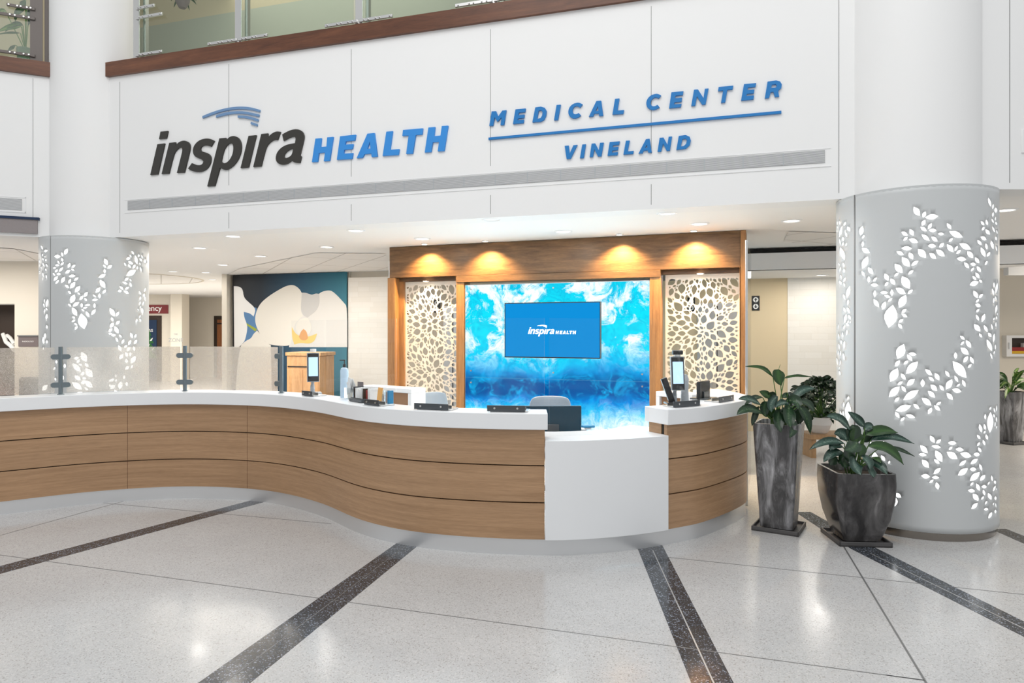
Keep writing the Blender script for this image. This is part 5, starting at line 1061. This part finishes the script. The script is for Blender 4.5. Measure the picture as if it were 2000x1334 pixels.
p, a, t = onct(696, -.085); g = thing('card_swiper', 'long dark card swiper lying on the counter edge', 'card reader', p); mb = MB(); mb.box(p+Vector((0,0,.016)),(.22,.04,.030),a); mb.build('body','brk',g,bev=.006); mb = MB(); mb.box(p+Vector((0,0,.0325)),(.22,.006,.004),a); mb.build('slot','black',g)
# cabinet before the mural
g = thing('wood_cabinet', 'pale maple cabinet standing before the orchid print', 'cabinet', at(605,645,12.2)-Vector((0,0,H)))
c = at(607,645,12.4); mb = MB(); mb.box((c.x,c.y,.60),(.66,.5,1.18),-.25); mb.build('body','cabwood',g,bev=.004); mb = MB(); mb.box((c.x,c.y,1.225),(.70,.54,.06),-.25); mb.build('top','cabwood',g,bev=.004)
R = Matrix.Rotation(-.25,3,'Z')
for sg in (-1,1): mb = MB(); mb.box(c*0+Vector((c.x,c.y,.5))+R@Vector((sg*.16,-.256,0)),(.31,.012,.90),-.25); mb.build('door','cabwood',g,bev=.003)
mb = MB(); mb.box(Vector((c.x,c.y,1.0))+R@Vector((0,-.256,0)),(.62,.008,.018),-.25); mb.build('shadow_gap','black',g)

# ---------------------------------------------------------------- plants
def blade(mb, P0, P1, P2, w, face=Vector((0,-1,0)), fold=.25, n=9, shape=.42):
    P0, P1, P2 = map(Vector, (P0,P1,P2)); base = len(mb.v)
    for i in range(n+1):
        t = i/n; c = P0*(1-t)**2+P1*2*t*(1-t)+P2*t*t; tan = ((P1-P0)*(1-t)+(P2-P1)*t).normalized()
        side = tan.cross(face); side = side.normalized() if side.length > .05 else Vector((1,0,0)); nor = side.cross(tan)
        ww = w/2*(math.sin(PI*min(1,t**shape_exp(shape)))**.75) if 0 < t < 1 else .0006
        for u, q in ((0,-1),(.25,-.55),(.5,0),(.75,.55),(1,1)):
            mb.v.append(c+side*ww*q+nor*(abs(q)*fold*ww)+nor*.004*math.sin(9*t+4*q))
    for i in range(n):
        for k in range(4):
            a = base+i*5+k; mb.f.append([a,a+1,a+6,a+5]); mb.uv.append([(k/4,i/n),((k+1)/4,i/n),((k+1)/4,(i+1)/n),(k/4,(i+1)/n)])
def shape_exp(s): return math.log(.5)/math.log(s)
def plant_leaf(g, P0, P1, P2, w, m, face=Vector((0,-1,.25)), fold=.25, shape=.42, name='leaf'):
    mb = MB(); blade(mb, P0, P1, P2, w, face, fold, shape=shape); o = mb.build(name, m, g, smooth=75); return o
def planter_square(name, label, cx, cy, rot, prof, m, tray, ht, rimw=.02, cat='planter'):
    g = thing(name, label, cat, (cx,cy,0)); mb = MB(); R = Matrix.Rotation(rot,3,'Z'); n = 6; ring = []
    def loop(hw, z, rad=.18):
        out = []; r = hw*rad
        for q, (sx, sy) in enumerate(((1,1),(-1,1),(-1,-1),(1,-1))):
            for k in range(n+1):
                a = q*PI/2+PI/2*k/n; out.append(Vector((cx,cy,0))+R@Vector((sx*(hw-r)+r*math.cos(a), sy*(hw-r)+r*math.sin(a), z)))
        return out
    P = prof+[(prof[-1][0]-rimw, prof[-1][1]),(prof[-1][0]-rimw-.01, prof[-1][1]-.07)]
    L_ = [loop(h, z) for h, z in P]; k = len(L_[0])
    for l in L_: mb.v += l
    for i in range(len(L_)-1):
        for j in range(k): mb.f.append([i*k+j, i*k+(j+1)%k, (i+1)*k+(j+1)%k, (i+1)*k+j]); mb.uv.append([(0,0)]*4)
    mb.f.append(list(range(k))[::-1]); mb.uv.append([(0,0)]*k); mb.build('pot', m, g, smooth=50)
    s = loop(prof[-1][0]-rimw-.006, prof[-1][1]-.05); mb = MB(); mb.add(s, [list(range(k))]); mb.build('soil', 'soil', g)
    th = tray; mb = MB(); mb.box((cx,cy,.008),(th,th,.014),rot)
    for dx, dy, sx, sy in ((0,th/2-.006,th,.012),(0,-th/2+.006,th,.012),(th/2-.006,0,.012,th),(-th/2+.006,0,.012,th)): v = R@Vector((dx,dy,0)); mb.box((cx+v.x,cy+v.y,.020),(sx,sy,.036),rot)
    mb.build('saucer', M['dsaucer'], g, bev=.003)
    return g
M['dsaucer'] = mat('dark_grey_saucer', (.085,.082,.082), .45)
# tall planter
c1 = Vector((2.225,5.69,0)); rot1 = math.radians(-32)
g1 = planter_square('tall_planter', 'tall tapering streaked grey planter beside the right end of the counter', c1.x, c1.y, rot1, [(.128,.03),(.13,.06),(.178,.885)], 'planter', .365, .885)
def px3(t, ox, oy, s, Y): return [at(ox+x*s, oy+y*s, Y) for x, y in nums(t)]
def foliage(g, cen, zsoil, ox, oy, s, Y, rows, mats, label_stem='petiole'):
    rr = random.Random(5)
    for i, (t, w, dY, m, sh, fc) in enumerate(rows):
        P = px3(t, ox, oy, s, Y); P[0].y += dY*.4; k0 = P[0].y/Y; P[0] = Vector((P[0].x*k0, P[0].y, H+(P[0].z-H)*k0))
        k2 = (Y+dY)/Y; P[2] = Vector((P[2].x*k2, Y+dY, H+(P[2].z-H)*k2)); k1 = (Y+dY*.7)/Y; P[1] = Vector((P[1].x*k1, Y+dY*.7, H+(P[1].z-H)*k1))
        P[1] = P[1]*2-(P[0]+P[2])*.5 if t.count(',') == 3 and False else P[1]
        plant_leaf(g, *P, w, m, fc, shape=sh)
        q = Vector((cen.x+rr.uniform(-.05,.05), cen.y+rr.uniform(-.05,.05), zsoil)); mid = (q+P[0])/2+Vector((rr.uniform(-.01,.01),0,.02))
        mb = MB(); mb.tube([q, mid, P[0]], .0055, 6, .0035); mb.build('petiole', 'stem', g)
UPF = Vector((0,-.75,.66)); FF = Vector((0,-1,0))
plant1 = thing('potted_plant', 'leafy variegated plant with one tall heart-shaped leaf in the tall planter', 'plant', (c1.x,c1.y,.83))
foliage(plant1, c1, .835, 1430, 700, .12, 5.62, [
 ('665,310 540,110 215,130',.045,-.03,'leafg',.45,UPF),('757,178 720,300 805,445',.105,-.05,'leafg',.36,FF),('850,320 1000,262 1310,300',.028,.08,'leafg',.4,UPF),
 ('470,760 300,630 105,660',.07,-.10,'leafb',.5,UPF),('510,910 260,740 75,915',.085,-.14,'leaf',.5,UPF),('620,660 560,560 440,540',.06,.05,'leafg',.45,FF),
 ('740,620 590,700 640,880',.085,-.12,'leafb',.45,FF),('930,740 800,680 700,800',.06,-.14,'leafb',.4,UPF),('900,690 1080,640 1070,830',.10,-.16,'leaf',.4,FF),
 ('930,760 900,950 950,1130',.11,-.20,'leaf',.42,FF),('1010,1000 1010,1150 930,1290',.075,-.22,'leaf',.42,FF),('780,820 700,1000 800,1210',.095,-.18,'leafd',.42,FF),
 ('1080,780 1230,880 1275,1240',.075,-.05,'leaf',.42,FF),('970,680 1120,460 1360,490',.075,.05,'leafb',.45,UPF),('430,780 370,880 320,1105',.055,-.04,'leafd',.5,FF),('500,640 330,590 190,790',.045,.02,'leafd',.45,UPF),
 ('1100,700 1260,700 1340,880',.075,.0,'leafd',.45,UPF),('820,640 900,560 980,680',.06,.06,'leaf',.45,UPF),('560,700 480,800 560,960',.08,-.05,'leafd',.45,FF),('660,760 600,900 640,1000',.07,.02,'leafg',.45,FF),
 ('820,800 900,900 860,1060',.09,-.15,'leafd',.45,FF),('700,640 640,560 600,700',.08,.05,'leafd',.45,FF),('1060,800 1120,900 1080,1090',.09,.0,'leafd',.45,FF),('900,560 980,640 1020,800',.08,.1,'leafd',.45,UPF)], None)
mb = MB(); mb.tube(px3('757,180 782,100', 1430, 700, .12, 5.6), .002, 5); mb.build('spadix', 'stem', plant1)
# squat planter
c2 = Vector((2.705,5.38,0)); rot2 = math.radians(-4)
g2 = planter_square('squat_planter', 'squat glossy dark grey planter bulging below its square rim beside the right column', c2.x, c2.y, rot2, [(.140,.03),(.145,.05),(.192,.20),(.218,.35),(.225,.47),(.221,.56)], 'planter2', .39, .56, .02)
plant2 = thing('potted_plant', 'broad spreading silver-green plant in the squat dark planter', 'plant', (c2.x,c2.y,.5))
foliage(plant2, c2, .50, 1570, 790, .12, 5.30, [
 ('760,430 600,170 365,195',.085,-.02,'leafb',.5,UPF),('990,370 880,220 715,115',.065,.0,'leafb',.42,FF),('980,440 1060,290 1160,405',.07,.05,'leafb',.45,UPF),('1000,500 1250,370 1530,460',.09,.03,'leafg',.42,UPF),
 ('1090,580 1350,440 1800,640',.075,.02,'leafb',.45,UPF),('1040,680 1380,620 1625,980',.10,-.08,'leafg',.45,UPF),('1240,700 1500,680 1805,845',.04,-.02,'leafd',.45,UPF),('660,640 400,520 90,735',.07,-.05,'leafb',.45,UPF),
 ('700,600 640,410 490,480',.095,.0,'leafb',.45,FF),('640,700 480,600 425,750',.07,-.05,'leafb',.5,UPF),('640,780 430,740 320,940',.075,-.05,'leafb',.45,UPF),('860,600 860,720 660,745',.11,-.15,'leaf',.5,UPF),
 ('820,860 780,980 930,1150',.105,-.26,'leafb',.45,FF),('920,850 1060,900 1070,1050',.09,-.24,'leafb',.45,FF),('1080,930 1060,1080 1140,1190',.085,-.27,'leafb',.45,FF),('1090,900 1250,960 1360,1150',.075,-.22,'leafb',.45,FF),
 ('1080,880 1180,850 1260,960',.055,-.18,'leafg',.45,UPF),('790,330 830,420 720,600',.12,.0,'leafd',.45,FF),('900,420 820,480 860,640',.12,.0,'leafg',.45,FF),('620,780 680,860 560,960',.10,-.05,'leafd',.45,FF),('1000,420 1060,500 960,620',.11,.05,'leafd',.45,FF),
 ('760,700 700,820 760,940',.10,-.08,'leafd',.45,FF),('900,640 960,720 900,860',.08,-.05,'leafg',.45,FF),('540,860 480,900 420,990',.08,.0,'leafd',.45,UPF),('700,880 640,960 680,1040',.09,-.1,'leafd',.45,FF)], None)
# bushy plant in white pot on a low bench
B3 = at(1601,645,9.0)-Vector((0,0,H)); zb = .30
gb = thing('low_bench', 'low brown wooden plant bench under the white pot', 'bench', B3); mb = MB(); mb.box(B3+Vector((.12,0,zb-.03)),(.66,.42,.06)); mb.build('bench_top','benchwood',gb,bev=.004)
for sx in (-1,1): mb = MB(); mb.box(B3+Vector((.12+sx*.28,0,(zb-.06)/2)),(.06,.38,zb-.06)); mb.build('leg_panel','benchwood',gb)
gp = thing('flower_pot', 'round white ceramic pot under the bushy dark green plant', 'pot', B3+Vector((0,0,zb))); p = B3+Vector((0,0,zb+.001))
mb = MB(); mb.lathe([(.09,0),(.115,.03),(.135,.10),(.145,.11),(.15,.20),(.155,.21),(.14,.21),(.135,.17)], p, 40); mb.build('bowl','whitepot',gp); mb = MB(); mb.lathe([(0,.18),(.137,.18)], p, 32, False); mb.build('soil','soil',gp)
def bush(label, cen, rx, rz, n, L0, w, m, seed, cat='plant', squash=.75):
    g = thing('bushy_plant', label, cat, cen); rr = random.Random(seed); mb = MB(); st = MB()
    for i in range(n):
        a = rr.uniform(0,2*PI); el = rr.uniform(-.25,1)*PI/2; R_ = rr.uniform(.55,1)**.6
        d = Vector((math.cos(a)*math.cos(el)*rx, math.sin(a)*math.cos(el)*rx, math.sin(el)*rz))*R_; P0 = Vector(cen)+Vector((0,0,rz*.35))+d
        out = Vector((d.x,d.y,.25*abs(d.z))).normalized(); e = (out+Vector((rr.uniform(-.6,.6),rr.uniform(-.6,.6),rr.uniform(-.5,.3)))).normalized(); l = L0*rr.uniform(.7,1.2)
        blade(mb, P0, P0+e*l*.5+Vector((0,0,.02)), P0+e*l+Vector((0,0,-.03)), w*rr.uniform(.8,1.2), Vector((rr.uniform(-.5,.5),-.8,rr.uniform(.2,.9))), .15, 5)
        if i % 6 == 0: st.tube([Vector(cen), Vector(cen)+d*.5+Vector((0,0,rz*.2)), P0], .005, 5, .003)
    mb.build('foliage', m, g, smooth=75); st.build('stems','stem',g); return g
bush('bushy dark green plant in the white pot before the brick wall', B3+Vector((.02,0,zb+.20)), .40, .36, 520, .11, .055, 'leafd', 11)
# right-hand tall planter
c4 = at(1974,645,9.95)-Vector((0,0,H))
planter_square('tall_planter', 'distant tall grey planter at the right edge of the photo', c4.x, c4.y, .3, [(.10,.03),(.105,.06),(.16,.76)], 'planter', .30, .76)
plant4 = thing('potted_plant', 'yellow-green leafy plant in the distant planter at the right edge', 'plant', (c4.x,c4.y,.7)); rr = random.Random(3)
for i in range(26):
    a = rr.uniform(0,2*PI); b = Vector((c4.x,c4.y,.72)); r = rr.uniform(.16,.42); tp = b+Vector((math.cos(a)*r, math.sin(a)*r, rr.uniform(-.08,.38))); m0 = b+(tp-b)*.45+Vector((0,0,.22*rr.uniform(.5,1)))
    st = b+(m0-b)*.5; plant_leaf(plant4, st, m0, tp, rr.uniform(.05,.085), rr.choice(['leafy','leafg','leafy']), Vector((0,-.8,.5)))
    mb = MB(); mb.tube([b, st], .005, 5); mb.build('petiole','stem',plant4)
# display case
g = thing('display_case', 'white wall display case with red and yellow boxes at the right edge', 'display case', WR.px(1985,675)); k0, z1 = WR.sz(1957,655); _, z0 = WR.sz(1957,696)
mb = MB(); WR.slab(mb, k0, k0+1.3, z0, z0+.05, 0, .12); WR.slab(mb, k0, k0+1.3, z1-.05, z1, 0, .12); WR.slab(mb, k0, k0+.10, z0+.05, z1-.05, 0, .12); WR.slab(mb, k0+1.2, k0+1.3, z0+.05, z1-.05, 0, .12); mb.build('frame','white',g,smooth=0)
mb = MB(); WR.slab(mb, k0+.10, k0+1.2, z0+.05, z1-.05, .0, .01); mb.build('back_panel','darkframe',g,smooth=0)
mb = MB(); WR.slab(mb, k0+.03, k0+.045, z0+.14, z0+.26, .12, .02); mb.build('handle','steel',g)
for i, (x, w, za, zc, m, lb) in enumerate(((.12,.32,0,.05,'yellowp','yellow box lying in the wall display case'),(.12,.36,.051,.12,'redp','dark red box lying in the wall display case'),(.34,.2,.121,.2,'paper','small pale ornament on the boxes in the display case'))):
    mb = MB(); WR.slab(mb, k0+x, k0+x+w, z0+.052+za, z0+.052+zc, .012, .08); tag(mb.build('display_box', m), lb, 'box')

# ---------------------------------------------------------------- upper floor
mb = MB(); FAo = FA
mb.prism([(0,0),(FA.L,0),(FA.L+2,4),(-4,4)], FA.P(0,ZT,-.31), FA.u, -FA.n, Vector((0,0,1)), .12); struct('floor_upper', mb, 'cream', smooth=0)
mb = MB(); FA.slab(mb, -5, FA.L, 4.9, 7.3, -3.6, .1); struct('wall_upper', mb, 'greenwall', smooth=0)
mb = MB(); FA.slab(mb, -5, FA.L, 7.3, 9, -3.6, .1); struct('wall_upper', mb, 'tan', smooth=0)
mb = MB(); fll.slab(mb, -3, fll.L+.4, 4.9, 9, -3.2, .1); struct('wall_upper_left', mb, 'tan', smooth=0)
def rail_post(pl, px, label, sides=(-1,1), w=.07, upper=False, m='steel'):
    k, _ = pl.sz(px, 60, -.12); g = thing('railing_post', label, 'railing post', pl.P(k,4.955,-.12), 'steel posts of the upper railing')
    mb = MB(); pl.slab(mb, k-w/2, k+w/2, 4.955, 6.1, -.13, .012); pl.slab(mb, k+w/2+.012, k+w/2+.05, 4.955, 6.1, -.22, .05); mb.build('upright',m,g,smooth=0)
    for sg in sides:
        for z, ln in ((5.04,.42),)+(((5.50,.42),(5.62,.30)) if upper else ()):
            a, b = (k+.01, k+ln) if sg > 0 else (k-ln, k-.01)
            mb = MB(); pl.slab(mb, a, b, z, z+.035, -.117, .022); c = mb.build('clamp_bar',m,g,bev=.003)
            for q in (.15,.28,.5,.62,.92):
                u = a+(b-a)*q if sg > 0 else b-(b-a)*q; mb = MB(); mb.tube([pl.P(u,z+.017,-.095), pl.P(u,z+.017,-.082)], .010, 8); mb.build('bolt','steel',c)
rail_post(FA, 266, 'steel railing post nearest the left column, above the cherry trim', (1,), .09, True)
rail_post(FA, 465, 'second steel railing post from the left column', (-1,1), .085)
rail_post(FA, 701, 'third steel railing post from the left column', (-1,1), .085)
rail_post(FA, 964, 'fourth railing post, at the top edge of the photo', (-1,1), .085)
rail_post(fll, 71, 'wide dark steel railing post left of the left column', (-1,), .13, True, 'dpost')
for pl, a, b, w in ((FA,262,457,'left'),(FA,461,690,'middle'),(FA,694,955,'right'),(FA,958,1270,'rightmost')):
    k0, _ = pl.sz(a,60,-.14); k1, _ = pl.sz(b,60,-.14); mb = MB(); pl.slab(mb, k0, k1, 4.958, 6.05, -.15, .012); tag(mb.build('railing_glass','railglass',smooth=0), w+' clear glass railing pane on the upper floor above the lettering', 'glass pane')
k1, _ = fll.sz(78,60,-.14); mb = MB(); fll.slab(mb, k1-2.2, k1, 4.958, 6.05, -.15, .012); tag(mb.build('railing_glass','railglass',smooth=0), 'clear glass railing pane on the upper floor at the left edge', 'glass pane')
# upper plants
v = at(50,95,9.4); g = thing('tall_vase', 'tall green glazed vase behind the upper railing at the left edge', 'vase', (v.x,v.y,4.96)); mb = MB(); mb.lathe([(.06,0),(.08,.02),(.085,.3),(.11,.55),(.10,.56)], (v.x,v.y,4.96), 24); mb.build('vase_body', mat('green_glaze', (.10,.16,.09), .3), g)
up = thing('potted_plant', 'large-leaved green plant in the tall green vase on the upper floor', 'plant', (v.x,v.y,5.45))
for (t, w, m) in (('45,50 30,40 10,62',.07,'leafg'),('52,15 30,20 30,42',.09,'leafg'),('42,52 20,50 -5,62',.08,'leafy'),('40,65 20,62 -10,68',.03,'leafg'),('10,20 5,20 -10,32',.07,'leafy'),('58,12 62,30 55,50',.08,'leafd'),('50,0 44,10 40,16',.08,'leafg'),('30,88 22,96 14,100',.05,'leafg')):
    P = [at(x,y,9.3) for x, y in nums(t)]; plant_leaf(up, *P, w, m, FF); mb = MB(); mb.tube([Vector((v.x,v.y,5.48)), P[0]], .006, 5); mb.build('petiole','stem',up)
v = at(356,8,10.4); g = thing('hanging_pot', 'small grey flower pot with trailing plant at the top edge of the photo', 'pot', v); mb = MB(); mb.lathe([(.05,0),(.10,.09),(.12,.2),(.11,.2)], v-Vector((0,0,.06)), 24); mb.build('pot','taupe',g)
mb = MB(); mb.tube([v+Vector((0,0,.1)), v+Vector((0,0,2.5))], .006, 6); mb.build('cord','black',g)
up = thing('trailing_plant', 'trailing green plant in the small grey pot at the top edge', 'plant', v+Vector((0,0,.14))); rr = random.Random(9)
for i in range(18):
    a = rr.uniform(0,2*PI); b = v+Vector((0,0,.12)); tp = b+Vector((math.cos(a)*.2, math.sin(a)*.2, rr.uniform(-.15,.12))); plant_leaf(up, b, (b+tp)/2+Vector((0,0,.1)), tp, .05, 'leafg', FF)
